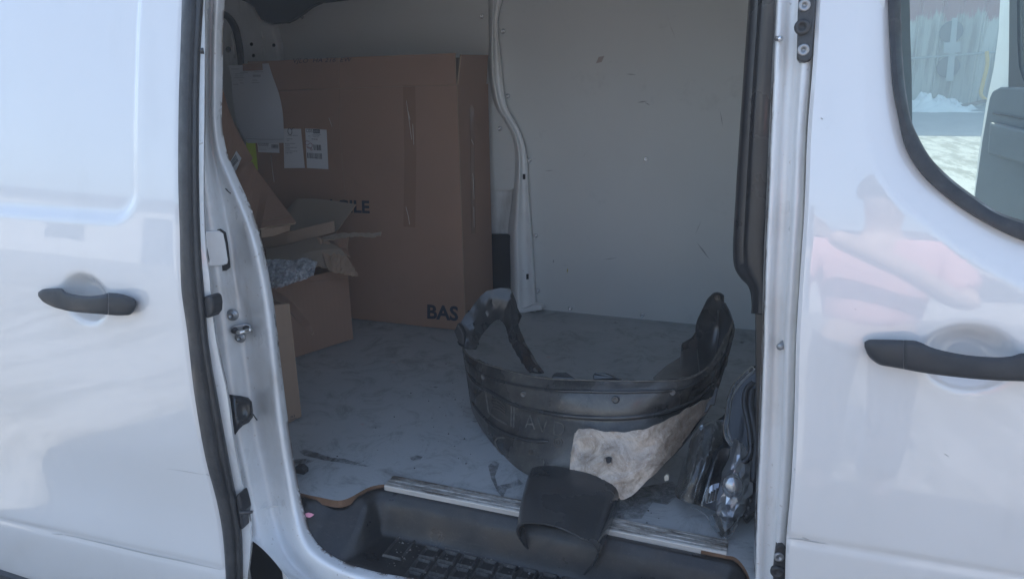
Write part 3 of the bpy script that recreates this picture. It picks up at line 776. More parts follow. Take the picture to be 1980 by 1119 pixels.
for q in ((1652,595),(1536,905),(1560,1017)):
    scratch_crease([(q[0], q[1]), (q[0] + 2, q[1] + 3), (q[0] + 4, q[1] + 2)], fdpt, FDO, .0012)
box('door_lining', (.12, .20, .30), (.66, .23, 1.06), M['dark'], FDO)
box('cab_floor', (.12, .1, .35), (1.6, 1.6, .42), M['dark'], VAN)

# --- driver's door, standing open on the far side
A, B = Vector((.80, 2.5, 0)), Vector((1.25, 1.6, 0)); dn = (B - A).cross(Vector((0, 0, 1))).normalized()
def ddp(u, v, off=0.0):
    n = dn if dn.dot(CAM - A) > 0 else -dn
    return onplane(u, v, A + n * off, dn)
doorgrey = plastic('grey_door_card', (.10, .115, .13), (.2, .2, .2), .12, .55, 6, bmp=.1)
DD = plate('driver_door', [ddp(u, v) for u, v in ((1936,-40),(1952,-40),(1951,100),(1949,168),(1960,172),(2100,190),(2080,470),(1872,470),(1884,372),(1892,300),(1907,200),(1922,130),(1931,60))], .04, M['paint'], VAN)
tag(DD, 'driver side door standing open beyond the cab')
plate('door_card', [ddp(u, v, .03) for u, v in ((1912,190),(1918,176),(1932,169),(1990,170),(2100,178),(2080,470),(1878,470),(1884,372),(1898,270))], .03, doorgrey, DD, .008)
plate('armrest', [ddp(u, v, .06) for u, v in ((1912,236),(1990,255),(2080,270),(2080,330),(1990,322),(1908,298))], .03, doorgrey, DD, .01)
tube('card_seam', [ddp(u, v, .034) for u, v in ((1920,219),(1950,224),(1990,232),(2070,240))], .004, M['black'], DD, n=8)
plate('window_frame', [ddp(u, v, .012) for u, v in ((1952,-40),(1966,-40),(1967,80),(1970,130),(1980,160),(2000,169),(1950,169),(1951,100))], .02, M['trim'], DD)
plate('window_pane', [ddp(u, v, .006) for u, v in ((1966,-40),(2200,-40),(2200,170),(2000,169),(1980,160),(1970,130),(1967,80))], .003, M['glass'], DD)
# far B post strip just inside the near glass edge
platepx('far_pillar', [(1724,-60,1.55),(1758,-60,1.55),(1760,60,1.55),(1763,150,1.55),(1764,240,1.55),(1775,300,1.55),(1830,380,1.55),(1900,430,1.55),(1700,480,1.55)], .08, simple('cab_trim', (.13, .15, .16), .6), VAN)

# --- far inner side of the cargo bay
FY = 1.555
white_back = box('inner_side_panel', (-2.68, FY + .03, .55), (.12, FY + .05, 1.95), M['innerwhite'], VAN)
edgeR = [(978,-60),(972,0),(963.6,35),(964,70),(968,106),(976,183),(983,212),(1006,253),(1018,295),(1023,377),(1030,472),(1034,540),(1038,599)]
ridge = [(957,-60),(953.5,0),(952,70),(953.5,147),(965,206),(982,235),(995,259),(1003,295),(1002,377),(998,454),(1000,531),(1001,606)]
LP = plate('lining_panel', [at(u, v, FY) for u, v in [(q[0] + 1, q[1]) for q in cr(edgeR, 40)]] + [at(1048, 599.5, FY), at(1457.5, 638.5, FY), Vector((.11, FY, at(1500, 642.5, FY).z)), Vector((.11, FY, 1.92)), at(985, -120, FY)], .010, M['panel'], VAN)
tag(LP, 'large grey lining panel on the far cargo door')
LB = plate('lining_panel', [at(u, v, FY + .004) for u, v in ((525,44),(527,115),(535,250),(548,380),(800,372),(985,368),(994,364),(999,354),(999,300),(990,262),(960,206),(948,147),(945,70),(944,0),(946,-90),(520,-90))], .010, M['panel'], VAN)
tag(LB, 'grey lining panel behind the cardboard boxes')
# pillar between the panels
er, rd = cr(edgeR, 60), cr(ridge, 60); rows = []
vv3 = np.linspace(-60, 604, 70)
for v in vv3:
    ur, ul = col_at(er, min(v, 598)), col_at(rd, v)
    rows.append([at(ul + (ur - ul) * s, v, y) for s, y in ((-.55, 1.575), (-.35, 1.535), (-.18, 1.505), (.0, 1.490), (.14, 1.494), (.24, 1.512), (.45, 1.520), (.72, 1.522), (.84, 1.515), (.93, 1.518), (1.0, 1.530), (1.03, 1.556))])
CP = loft3('far_pillar', np.array(rows), M['innerwhite'], VAN)
platepx('pillar_foot', [(1000,596,1.49),(1012,598,1.49),(1030,590,1.49),(1046,591,1.49),(1048,600,1.49),(1030,602,1.49),(1002,608,1.49)], .05, M['innerwhite'], VAN, .006)
platepx('side_pocket', [(936,454,1.54),(985,455,1.54),(993,459,1.54),(996,468,1.54),(998,540,1.54),(1000,606,1.54),(936,620,1.54)], .03, M['dark'], VAN, .004)
for (u, v) in ((1013, 342), (1019.5, 535)): platepx('pillar_slot', [(u-2, v-5, 1.514), (u+2, v-5, 1.514), (u+2, v+5, 1.514), (u-2, v+5, 1.514)], .004, M['dark'], VAN)
screw_me = lathe_data('panel_screw', [(.0095, 0), (.0092, .0025), (.0074, .0052), (.004, .0062), (.003, .0045)], M['silver'], 12)
for (u, v) in ((973,61),(982,186),(1024,310),(1036,456),(1040,562),(1103,596),(1242,609),(1249,308)): inst('panel_screw', screw_me, at(u, v, FY - .001), LP, rotz=rng.uniform(0, .0))
for (u, v) in ((932,32),(967,249),(584,33),(800,358)): inst('panel_screw', screw_me, at(u, v, FY + .003), LB)
# scuffs on the big panel
def scuff(u, v, L, ang, w, m):
    d = Vector((math.cos(ang), 0, math.sin(ang))); p = at(u, v, FY - .0015); n = Vector((-d.z, 0, d.x))
    mesh('scuff_mark', [p - d * L - n * w * .3, p - n * w, p + d * L, p + n * w * .8], [(0, 1, 2, 3)], m, LP)
sc_d = simple('dark_scuff', (.36, .36, .35), .7); sc_l = simple('pale_scuff', (.52, .52, .50), .6); sc_y = simple('yellow_mark', (.45, .40, .16), .6); sc_r = simple('reddish_smear', (.42, .36, .34), .6)
for a in [(1242,197,.020,.1,.003,sc_d),(1252,201,.012,-.5,.002,sc_d),(1220,144,.02,-.1,.002,sc_d),(1097,523,.012,1.4,.003,sc_y),(1160,115,.02,.6,.012,sc_r),(1360,485,.04,-.9,.003,sc_d),(1070,505,.008,1.4,.003,sc_d),(1350,440,.03,1.2,.002,sc_l),
          (1180,500,.03,.2,.0015,sc_d),(1062,330,.02,.1,.0015,sc_d),(1300,60,.03,2,.0012,sc_l),(1395,230,.03,1.8,.0015,sc_d),(1130,300,.015,.9,.001,sc_l)]: scuff(*a)
# rear corner of the bay: curved pillar, dark groove, holes, drooping dark headlining
platepx('rear_pillar', [(400,-60,1.50),(455,-60,1.50),(470,-2,1.5),(485,9,1.5),(491,15,1.5),(500,32,1.5),(508,42,1.5),(525,48,1.5),(529,62,1.5),(535,85,1.5),(540,125,1.5),(545,400,1.5),(400,400,1.5)], .05, M['innerwhite'], VAN, .01)
gO = [(430,22),(437,23),(447,30),(455,40),(462,54),(466,70),(470,92),(472,118),(474,170)]; gI = [(430,36),(434,36),(442,45),(448,57),(452,70),(456,90),(459,118),(461,170)]
rows = [[at(p[0] + (q[0] - p[0]) * s, p[1] + (q[1] - p[1]) * s, y) for p, q in zip(cr(gO, 24), cr(gI, 24))] for s, y in ((0, 1.499), (.1, 1.494), (.9, 1.494), (1, 1.499))]
loft3('pillar_groove', np.array(rows), M['dark'], VAN)
for (u, v, r_) in ((441,96,5),(486,86,3),(529,88,3),(490,108,3)):
    platepx('pillar_hole', [(u + r_ * math.cos(t), v + r_ * 1.2 * math.sin(t), 1.497) for t in np.linspace(0, 2 * math.pi, 10)[:-1]], .002, M['dark'], VAN)
for (a, b) in (((504,60),(507,75)), ((507,80),(509,106)), ((446,62),(454,112))):
    tube('pillar_crease', [at(*a, 1.498), at((a[0]+b[0])/2 + 1, (a[1]+b[1])/2, 1.495), at(*b, 1.498)], .004, M['innerwhite'], VAN, n=8)
hl = [(448,-80),(452,-5),(470,2),(484,9),(491,16),(498,28),(504,38),(515,44),(525,47),(540,46),(552,45),(563,40),(580,29),(600,14),(618,6),(640,3),(665,0),(700,-6),(720,-80)]
platepx('headlining', [(u, v, 1.44) for u, v in hl], .03, simple('dark_headlining', (.02, .024, .03), .9), VAN, .004)

# --- cargo floor, edge strip and step well
FZ = .60
fe = [(540,942),(560,945),(583,953),(620,961),(655,967),(675,962),(695,951),(715,941),(735,936.5),(752,936)]
fe2 = [(1404,1073),(1420,1076),(1434,1088),(1446,1108),(1452,1130),(1456,1180)]
edge = [atz(u, v, FZ) for u, v in cr(fe, 30)] + [atz(u, v, FZ) for u, v in cr(fe2, 16)]
poly = [Vector((-2.66, edge[0].y, FZ))] + edge + [Vector((.11, edge[-1].y, FZ)), Vector((.11, FY + .02, FZ)), Vector((-2.66, FY + .02, FZ))]
k = len(poly); V = poly + [q - Vector((0, 0, .019)) for q in poly]
CF = mesh('cargo_floor', V, [list(range(k)), list(range(2*k-1, k-1, -1))] + [[i, i+k, (i+1) % k+k, (i+1) % k] for i in range(k)], [M['floor'], M['ply']], VAN)
for p in list(CF.data.polygons)[2:]: p.material_index = 1
tag(CF, 'grey scratched board floor of the cargo bay')
# wet stains lying on the floor
def stain(name, pts, mat, par, z=FZ + .0022): return mesh(name, [atz(u, v, z) for u, v in pts], [list(range(len(pts)))], mat, par)
stain('floor_stain', [(578,872),(590,868),(612,874),(640,884),(665,886),(690,893),(716,902),(690,899),(655,893),(630,890),(605,884),(588,880)], M['wet'], CF)
stain('floor_stain', [(560,888),(590,886),(609,890),(590,897),(565,897)], M['wet'], CF, FZ + .0026)
stain('floor_stain', [(792,884),(805,879),(818,882),(812,889),(797,890)], M['wet'], CF)
stain('floor_stain', [(944,900),(955,890),(966,895),(957,920),(962,938),(985,934),(1002,925),(1012,935),(980,945),(972,962),(962,950),(950,925)], M['wet'], CF)
stain('floor_stain', [(1185,985),(1225,945),(1270,935),(1300,930),(1320,950),(1290,975),(1262,970),(1240,1002),(1205,1003),(1188,998)], M['wet'], CF)
for (u, v) in ((918,814),(842,748),(1060,690),(1302,660),(1434,662),(1190,624),(700,820),(760,700)):
    stain('floor_speck', [(u-5, v), (u, v-2), (u+6, v), (u+1, v+2)], M['wet'] if u % 4 else sc_r, CF, FZ + .002)
platepx('tie_down_cup', [(570,902,.13),(580,903,.13),(588,910,.13),(588,918,.13),(580,925,.13),(568,926,.13)], .02, M['black'], CF, .003)
ST = box('edge_strip', (-.812, .149, FZ + .0005), (-.024, .193, FZ + .0045), M['alu'], VAN, .001); tag(ST, 'worn aluminium edge strip along the step')
box('strip_lip', (-.812, .1455, FZ - .014), (-.024, .149, FZ + .004), simple('bright_strip_lip', (.70, .68, .64), .35, .5, bump=(60, .3)), ST, .001)
for y in (.158, .171, .184): box('strip_rib', (-.811, y, FZ + .0045), (-.025, y + .003, FZ + .0056), M['alu'], ST)
# step well mat
ex = np.array([(p.x, p.y) for p in edge]); o = np.argsort(ex[:, 0]); ex = ex[o]
xs = np.linspace(-1.16, .10, 150); ys = np.linspace(-.16, .26, 110)
X, Y = np.meshgrid(xs, ys)
P2 = np.stack([X.ravel(), Y.ravel()], -1); D = np.full(len(P2), 9.0); full = np.array([(p.x, p.y) for p in edge])
full = np.concatenate([[(-2.6, full[0][1])], full, [(.3, full[-1][1])]])
for a, b in zip(full[:-1], full[1:]):
    ab = b - a; t = np.clip(((P2 - a) @ ab) / ((ab ** 2).sum() + 1e-12), 0, 1); D = np.minimum(D, np.hypot(*(P2 - a - t[:, None] * ab).T))
ey = np.interp(P2[:, 0], full[:, 0], full[:, 1]); D = np.where(P2[:, 1] < ey, D, -D).reshape(X.shape)
w = .045 + .14 * sstep(-.78, -.95, X); w = np.where(X > -.12, .05, w)
s0 = .016
Z = .592 - .092 * sstep(0, 1, (D - s0) / w) - .006 * np.exp(-((D - .022) / .006) ** 2)
Z = np.where(D < 0, .590 - .05 * sstep(0, .02, -D), Z)
# upright of the step: shallow pressed boxes
V = np.stack([X, Y, Z], -1).reshape(-1, 3)
lip = np.array([tuple(at(*q[0])) for q in cols if q[0][1] > 930]); lip = lip[np.argsort(lip[:, 0])]
dl_ = V[:, 1] - np.interp(V[:, 0], lip[:, 0], lip[:, 1]); V[:, 2] = np.minimum(V[:, 2], np.interp(V[:, 0], lip[:, 0], lip[:, 2]) - .012 + .8 * np.clip(dl_, 0, 1))
mf = gridfaces(len(ys), len(xs)); mc = V[mf].mean(1)
mf = mf[(mc[:, 1] > np.interp(mc[:, 0], lip[:, 0], lip[:, 1] - .01)) & (mc[:, 0] > lip[0, 0] - .03)]
SM = mesh('step_mat', V, mf, M['mat'], VAN, True); tag(SM, 'dirty black moulded step mat with raised square tread')
def ringmesh(name, w_, h_, t, hgt, mat):
    V, Fc = [], []
    for (a, z) in ((0, 0), (t * .35, hgt), (t * .65, hgt), (t, 0)):
        for sx, sy in ((-1, -1), (1, -1), (1, 1), (-1, 1)): V.append((sx * (w_ / 2 - a), sy * (h_ / 2 - a), z))
    for j in range(3):
        for i in range(4): Fc.append((j*4+i, j*4+(i+1) % 4, (j+1)*4+(i+1) % 4, (j+1)*4+i))
    me = bpy.data.meshes.new(name); me.from_pydata(V, [], Fc); me.materials.append(mat); me.update(); return me
M['tread'] = plastic('worn_tread', (.03, .03, .032), (.20, .185, .16), .5, .4, 30)
rib = ringmesh('tread_cell', .041, .041, .008, .007, M['tread'])
def cell(x, y, me=rib):
    o = bpy.data.objects.new('tread_cell', me); COL.objects.link(o); o.parent = SM
    o.location = (x, y, .4995)
for j in range(4):
    y = .118 - j * .044
    for i in range(16):
        x = -.660 + i * .0465 + (.0 if j else .044)
        if x > -.03 or (j == 0 and i > 13): continue
        cell(x, y)
cell(-.735, .088, ringmesh('tread_cell_large', .05, .115, .007, .006, M['tread']))
# debris
def chips(name, n, x0, x1, y0, y1, z, mat, smax=.004):
    V, Fc = [], []
    for _ in range(n):
        x, y, s = rng.uniform(x0, x1), rng.uniform(y0, y1), rng.uniform(.0008, smax) * rng.rand() + .0008
        a = rng.uniform(0, 6.28); k = len(V); h = s * .8
        for i in range(3): V.append((x + s * math.cos(a + 2.1 * i), y + s * math.sin(a + 2.1 * i), z))
        V.append((x, y, z + h)); Fc += [(k, k+1, k+3), (k+1, k+2, k+3), (k+2, k, k+3)]
    return mesh(name, V, Fc, mat)
tag(chips('dirt_crumbs', 420, -.76, -.03, .0, .16, .5035, simple('grey_grit', (.17, .16, .145), .9)), 'grit and crumbs scattered over the black step tread', 'dirt', kind='stuff')
tag(chips('floor_grit', 260, -1.0, .05, .20, .9, FZ + .0015, M['gravel_dark'], .003), 'dark grit scattered on the grey cargo floor', 'dirt', kind='stuff')
pe = loftpx('flower_petal', [[(590,992,.02),(597,990,.022),(607,994,.02)], [(592,998,.012),(599,999.5,.016),(607,994.5,.02)]], simple('pink_petal', (.75, .30, .38), .6), nu=8, nv=4, thick=.001)
tag(pe, 'small pink and white petal on the black step', 'petal')
ch = platepx('broken_chip', [(1284,921,.30),(1289,917,.30),(1293,920,.30),(1293,928,.30),(1285,930,.30)], .008, simple('white_plastic_chip', (.70, .66, .55), .5), None, .001)
tag(ch, 'small white plastic chip lying between liner and headlamp', 'plastic chip')

# ------------------------------------------------------------------ cardboard boxes
BX, BY, BZ0 = at(900, 640, 1.205).x, 1.205, FZ + .003
def bf(off=0.0): return lambda u, v: at(u, v, BY - off)
BOX = thing('cardboard_box', 'tallest upright brown cardboard box marked BAS against the far side', 'cardboard box', (-1.4, 1.3, FZ))
zc = at(880, 165, BY).z                                      # crease below the flaps
xl = at(497, 300, BY).x - .03
EDG = M['cardedge']
plate('front_panel', [Vector((xl, BY, BZ0)), Vector((BX, BY, BZ0)), Vector((BX, BY, zc)), Vector((xl, BY, zc))], .005, [M['card'], EDG], BOX)
yb = at(945, 600, 0).y
by2 = 1.50
plate('side_panel', [Vector((BX, BY + .0055, BZ0)), Vector((BX, by2, BZ0)), Vector((BX, by2, zc)), Vector((BX, BY + .0055, zc))], .005, [M['card'], EDG], BOX)
plate('back_panel', [Vector((xl, by2 - .006, BZ0)), Vector((BX - .006, by2 - .006, BZ0)), Vector((BX - .006, by2 - .006, zc)), Vector((xl, by2 - .006, zc))], .005, [M['cardin'], EDG], BOX)
fl = [Vector((BX - .002, BY, zc - .001)), at(880, 103, BY), at(700, 110, BY), at(522, 118, BY), Vector((xl + .03, BY + .01, at(522, 118, BY).z)), Vector((xl, BY, zc - .001)), ]
plate('front_flap', [p + Vector((0, -.0006, 0)) for p in fl], .005, [M['card'], EDG], BOX)
plate('side_flap', [atx(886, 165, BX), atx(892, 106, BX + .004), atx(944, 107, BX + .006), atx(940, 171, BX)], .005, [M['card'], EDG], BOX)
plate('back_flap', [Vector((xl, by2 - .006, zc)), Vector((BX - .006, by2 - .006, zc)), Vector((BX - .006, by2 - .006, zc + .10)), Vector((xl, by2 - .006, zc + .10))], .005, [M['cardin'], EDG], BOX)
def bq(name, pts, mat, off=.0012): return mesh(name, [at(u, v, BY - off) for u, v in pts], [list(range(len(pts)))], mat, BOX)
bq('parcel_tape', [(779,165),(803,166),(805,300),(803,440),(780,438),(782,300)], M['tape'])
for pts in ([(786,195),(792,240),(796,270)], [(789,215),(793,232)], [(798,240),(799,262),(800,280)], [(785,400),(790,420),(792,434)], [(636,228),(642,245)], [(524,300),(527,330),(530,352)]):
    tube('tape_wrinkle', [at(u, v, BY - .0016) for u, v in pts], .0012, M['crease'], BOX, seg=5)
tube('panel_fold', [at(655, 112, BY - .001), at(657, 250, BY - .001), at(663, 330, BY - .001), at(668, 380, BY - .001)], .0012, M['card2'], BOX, seg=5)
tube('flap_crease', [at(u, v, BY - .001) for u, v in ((525,176),(650,172),(760,168),(880,165))], .0016, M['card2'], BOX, seg=5)
mesh('parcel_tape', [atx(u, v, BX + .0012) for u, v in ((908,205),(917,205),(920,450),(911,452))], [(0, 1, 2, 3)], M['tape'], BOX)
for pts in ([(914,335),(916,370),(917,385)], [(911,270),(916,280)], [(916,400),(917,440)]):
    tube('tape_wrinkle', [atx(u, v, BX + .0016) for u, v in pts], .001, M['crease'], BOX, seg=5)
lettering('lettering', 'BAS', [(826,616),(886,621),(886,592),(826,588)], bf(.0015), M['ink'], BOX, bold=.032)
lettering('lettering', 'FRAGILE', [(597,408),(715,413),(714,388),(597,384)], bf(.0015), M['ink'], BOX, bold=.032)
lettering('handwriting', 'VJLO  HA 216  EW', [(567,125),(680,122),(681,111),(567,114)], bf(.0025), M['ink'], BOX, shear=.2)
mesh('lettering', [atx(u, v, BX + .0015) for u, v in ((904,600),(909,600),(915,622),(910,622))], [(0, 1, 2, 3)], M['ink'], BOX)
# labels
def label(quad, off=.002):
    o = mesh('shipping_label', [at(u, v, BY - off) for u, v in quad], [list(range(len(quad)))], M['paper'], BOX); return o
def bars(parent, quad, n, off, mat=None, dens=.55):
    f = bil(quad); qs = []; x = 0
    while x < 1:
        w_ = rng.choice([.4, .7, 1.1]) / n; g_ = rng.choice([.4, .6, .9]) / n
        if x + w_ > 1: break
        qs.append([f(x, 0), f(x + w_, 0), f(x + w_, 1), f(x, 1)]); x += w_ + g_
    return quads('barcode', qs, bf(off), mat or M['ink'], parent)
def lines(parent, quad, rows_, off, mat=None, name='print_lines'):
    f = bil(quad); qs = []
    for (t, s0_, s1_, h) in rows_:
        x = s0_
        while x < s1_:
            w_ = rng.uniform(.03, .12); x1 = min(x + w_, s1_)
            qs.append([f(x, t - h / 2), f(x1, t - h / 2), f(x1, t + h / 2), f(x, t + h / 2)]); x = x1 + .015
    return quads(name, qs, bf(off), mat or M['ink'], parent)
q1 = [(549.5,325.5),(589.5,325),(582,249.5),(548,249)]
l1 = label(q1); fq = bil(q1)
lines(l1, q1, [(.83,.22,.80,.012),(.74,.17,.50,.013),(.70,.17,.32,.013),(.625,.06,.62,.013),(.58,.08,.32,.013),(.525,.08,.70,.013),(.48,.08,.33,.013),(.43,.05,.70,.013),(.385,.08,.45,.013)], .0026, M['inkfaint'])
c0 = bf(.0028)(560.5, 254.5); tube('emblem', [c0 + Vector((.0095 * math.cos(t), 0, .0125 * math.sin(t))) for t in np.linspace(.5, .5 + 2 * math.pi, 18)] + [c0 + Vector((.018, 0, .015))], .0012, M['ink'], l1, seg=5)
q2 = [(593.5,325),(635,327.5),(631.5,251),(590,248.5)]
l2_ = label(q2)
bars(l2_, [(607,290.5),(623,291.5),(622,280.5),(606,280)], 13, .0026); bars(l2_, [(594,306),(623,308),(622.5,297),(593.5,295.5)], 24, .0026)
lettering('lettering', 'CIDS', [(592,256),(604,256.5),(604,250),(592,249.5)], bf(.0028), M['ink'], l2_, bold=.01)
quads('header_block', [[(605,257.2),(618.5,258),(618.5,250.8),(605,250.2)]], bf(.0026), M['ink'], l2_)
lettering('lettering', 'EXPRESS', [(606,256),(617.8,256.6),(617.8,252.6),(606,252)], bf(.0032), M['paper'], l2_, bold=.005)
lines(l2_, q2, [(.87,.35,.72,.012),(.84,.30,.66,.012),(.81,.12,.24,.010),(.80,.34,.66,.010),(.74,.28,.56,.018),(.27,.2,.5,.008)], .0026, M['inkfaint'])
tube('pen_scribble', [bf(.003)(u, v) for u, v in ((598,274),(592,273),(590,278),(594,281),(600,277),(604,280),(602,286),(597,287),(593,284),(600,286),(604,289),(602,291),(600,288))], .0010, M['inkred'], l2_, seg=5, n=50)
q3 = [(499.5,294.5),(540.5,296),(539.5,277),(497,276)]
l3 = label(q3); lines(l3, q3, [(.92,.04,.55,.08),(.80,.04,.52,.05),(.68,.06,.50,.05),(.45,.02,.95,.025),(.3,.04,.4,.03)], .0026, M['inkfaint']); bars(l3, [(525,286),(538,286.5),(538,280),(525,279.5)], 14, .0026)
mesh('sticker', [at(u, v, BY - .0016) for u, v in ((476,275),(494,277),(499,330),(476,305))], [(0, 1, 2, 3)], M['green'], BOX)
# document sleeve hanging from tape, bulging away from the box
dsl = [[(442,127,BY-.004),(470,126,BY-.004),(495,124.5,BY-.004),(519,123,BY-.004)],
       [(447,150,BY-.012),(475,150,BY-.014),(500,148,BY-.014),(526,145,BY-.008)],
       [(449,185,BY-.02),(480,185,BY-.024),(512,183,BY-.022),(538,178,BY-.010)],
       [(453,215,BY-.022),(485,217,BY-.028),(516,215,BY-.024),(545,208,BY-.010)],
       [(461,245,BY-.018),(490,247,BY-.024),(520,246,BY-.020),(548,240,BY-.008)],
       [(478,277,BY-.010),(500,277,BY-.013),(525,277,BY-.010),(549,276.5,BY-.005)]]
kk = []
SL = loftpx('document_sleeve', dsl, M['sleeve'], BOX, 24, 24, .0012, keep=kk); sg = kk[0]
def slpt(u, v, o=.002):
    d = (sg[..., 0] - u) ** 2 + (sg[..., 1] - v) ** 2; i = np.argsort(d.ravel())[:4]; w_ = 1 / (d.ravel()[i] + .5)
    return at(u, v, float((sg[..., 2].ravel()[i] * w_).sum() / w_.sum()) - o)
qs = []
for (u0, u1, v) in ((447,462,134),(464,478,140.5),(492,508,139.5),(454,461,143.5),(463,471,143.5),(454,460,147.5),(463,470,147.5),(453,461,151),(463,472,151),(462,469,155.5),(488,497,155.5),(464,470,161),(451,461,163.5),(487,502,160)):
    x = u0
    while x < u1: qs.append([(x, v + .45), (x + 2, v + .45), (x + 2, v - .45), (x, v - .45)]); x += 2.5
quads('print_lines', qs, slpt, M['inkfaint'], SL)
qs = [[(489 + i * 1.1, 149), (489.6 + i * 1.1, 149), (489.6 + i * 1.1, 145), (489 + i * 1.1, 145)] for i in range(14)]
quads('barcode', qs, slpt, M['inkfaint'], SL)
tube('sleeve_seam', [slpt(u, v, .001) for u, v in ((474,268),(500,269.5),(525,270),(547,269.5))], .0008, M['inkfaint'], SL, seg=5)
mesh('parcel_tape', [at(u, v, BY - .022) for u, v in ((469,124),(507,122.5),(508,136),(470,137.5))], [(0, 1, 2, 3)], M['tape'], BOX)

# flattened carton leaning at the far left
FLAT = thing('flattened_carton', 'flattened brown carton leaning at the rear edge with barcode sticker', 'cardboard', (-1.6, .75, FZ))
def jl(gr): return gr
loftpx('upper_board', [[(425,150,.92),(440,205,.92),(453,240,.92),(470,273,.92),(489,306,.92)], [(415,330,.80),(432,345,.80),(450,360,.80),(458,356,.80),(463,350,.80)]], [M['card'], EDG], FLAT, 16, 12, .006, smooth=False, curve=lin)
loftpx('lower_board', [[(455,330,.80),(474,316,.85),(487,312,.88),(495,326,.88),(520,360,.86),(573,430,.80)], [(455,400,.66),(470,430,.66),(490,445,.66),(505,441,.66),(530,436,.70),(570,431,.78)]], [M['card'], EDG], FLAT, 20, 14, .006, smooth=False, curve=lin)
bquad = [(448,332),(467,309),(457,291),(443,314)]
def flp(u, v): return at(u, v, .80)
def flat_pt(u, v):
    # plane of the upper board
    a_, b_, c_ = at(440, 205, .92), at(489, 306, .92), at(450, 360, .80); n_ = (b_ - a_).cross(c_ - a_).normalized()
    if n_.dot(CAM - a_) < 0: n_ = -n_
    return onplane(u, v, a_ + n_ * .0035, n_)
sk = mesh('barcode_sticker', [flat_pt(u, v) for u, v in ((444,315),(457,292),(467,306),(455,334),(448,332))], [(0, 1, 2, 3, 4)], M['paper'], FLAT)
def fp2(u, v):
    p = flat_pt(u, v); return p + (CAM - p).normalized() * .0012
f = bil([(449,325),(461,311),(456,298),(446,313)]); qs = []; x = 0.02
while x < .95:
    w_ = rng.choice([.04, .06, .09]); qs.append([f(0, x), f(1, x), f(1, x + w_), f(0, x + w_)]); x += w_ + rng.choice([.04, .06])
quads('barcode', qs, fp2, M['ink'], sk)
for (v0, y0) in ((425, .69),): tube('board_crease', [at(u, v, y) for u, v, y in ((504,428,.675),(530,424,.70),(560,418,.76))], .0015, M['card2'], FLAT, seg=5)
loftpx('under_board', [[(505,444,.66),(530,440,.69),(562,434,.75)], [(505,460,.66),(530,456,.69),(560,446,.75)]], [M['card2'], EDG], FLAT, 8, 4, .005, smooth=False, curve=lin)

# open carton in the middle with torn flaps
OC = thing('cardboard_box', 'open brown carton with torn flaps and bubble wrap on top', 'cardboard box', (-1.5, .95, FZ))
p1, p2 = atz(573, 690, FZ + .004), atz(683, 655, FZ + .004)
dx = (p2 - p1).normalized(); p0 = p2 - dx * .47; nrm = Vector((dx.y, -dx.x, 0)); back = -nrm * .34 if nrm.dot(CAM - p1) > 0 else nrm * .34
if back.dot(CAM - p1) > 0: back = -back
vn = dx.cross(Vector((0, 0, 1))).normalized()
def ocf(u, v, off=0.0):
    n_ = vn if vn.dot(CAM - p2) > 0 else -vn
    return onplane(u, v, p2 + n_ * off, vn)
ztop = ocf(674, 517).z
top = lambda p, z=ztop: Vector((p.x, p.y, z))
plate('front_panel', [p0, p2, top(p2), top(p0)], .005, [M['card'], EDG], OC)
sb = p2 + back; so = Vector((0, 0, 0))
plate('side_panel', [p2 + back * .02, sb, top(sb), top(p2 + back * .02)], .005, [M['card'], EDG], OC)
plate('back_panel', [p0 + back, sb, top(sb), top(p0 + back)], .005, [M['cardin'], EDG], OC)
yf = ocf(600, 540).y; 
loftpx('front_flap', [[(515,481,.80),(560,472,.86),(610,458,.93),(622,459,.94)], [(515,510,.74),(560,500,.80),(620,480,.88),(660,480,.93)], [(520,536,.70),(570,524,.76),(620,516,.84),(690,531,.90)]], [M['cardin'], EDG], OC, 24, 10, .005, smooth=False, curve=lin,
       jitter=lambda g_: np.concatenate([g_[..., :1], g_[..., 1:2] + (np.linspace(0, 1, g_.shape[0])[:, None, None] ** 3) * rng.uniform(-4, 1.5, (1, g_.shape[1], 1)), g_[..., 2:]], -1))
loftpx('torn_corner', [[(612,458,.925),(640,470,.93),(660,487,.925),(674,500,.92),(692,532,.885)], [(632,515,.83),(640,524,.83),(655,527,.84),(672,530,.86),(691,533.5,.88)]], [M['card2'], EDG], OC, 22, 8, .004, smooth=False, curve=lin,
       jitter=lambda g_: g_ + np.concatenate([np.zeros(g_.shape[:2] + (1,)), rng.uniform(-1.5, 1.5, g_.shape[:2] + (1,)), np.zeros(g_.shape[:2] + (1,))], -1))
loftpx('back_flap', [[(556,404,1.10),(572,384,1.12),(610,384,1.13),(650,389,1.14),(688,395,1.14)], [(540,446,1.02),(580,446,1.05),(610,447,1.06),(645,449,1.08),(650,448,1.08)]], [M['cardin'], EDG], OC, 16, 6, .005, smooth=False, curve=lin)
loftpx('inner_wall', [[(508,459,.88),(560,448,.92),(610,435,.97),(646,427,1.0)], [(510,481,.86),(560,471,.90),(612,458,.95),(647,449,.99)]], [M['card2'], EDG], OC, 16, 5, .006, smooth=False, curve=lin)
loftpx('torn_strip', [[(618,459,.94),(650,452,.97),(690,449,1.0),(720,450,1.02),(737,448,1.03)], [(628,463,.93),(655,461,.96),(690,457,.99),(720,459,1.01),(736,455,1.02)]], [M['cardin'], EDG], OC, 20, 5, .003, smooth=False, curve=lin,
       jitter=lambda g_: g_ + np.concatenate([np.zeros(g_.shape[:2] + (1,)), rng.uniform(-1.5, 1.5, g_.shape[:2] + (1,)), np.zeros(g_.shape[:2] + (1,))], -1))
loftpx('hanging_flap', [[(648,459,.97),(660,457,.975),(674,457,.98)], [(646,474,.97),(660,480,.975),(670,480,.975)], [(660,487,.95),(668,490,.95),(678,498,.95)]], [M['card'], EDG], OC, 8, 8, .004, smooth=False, curve=lin)
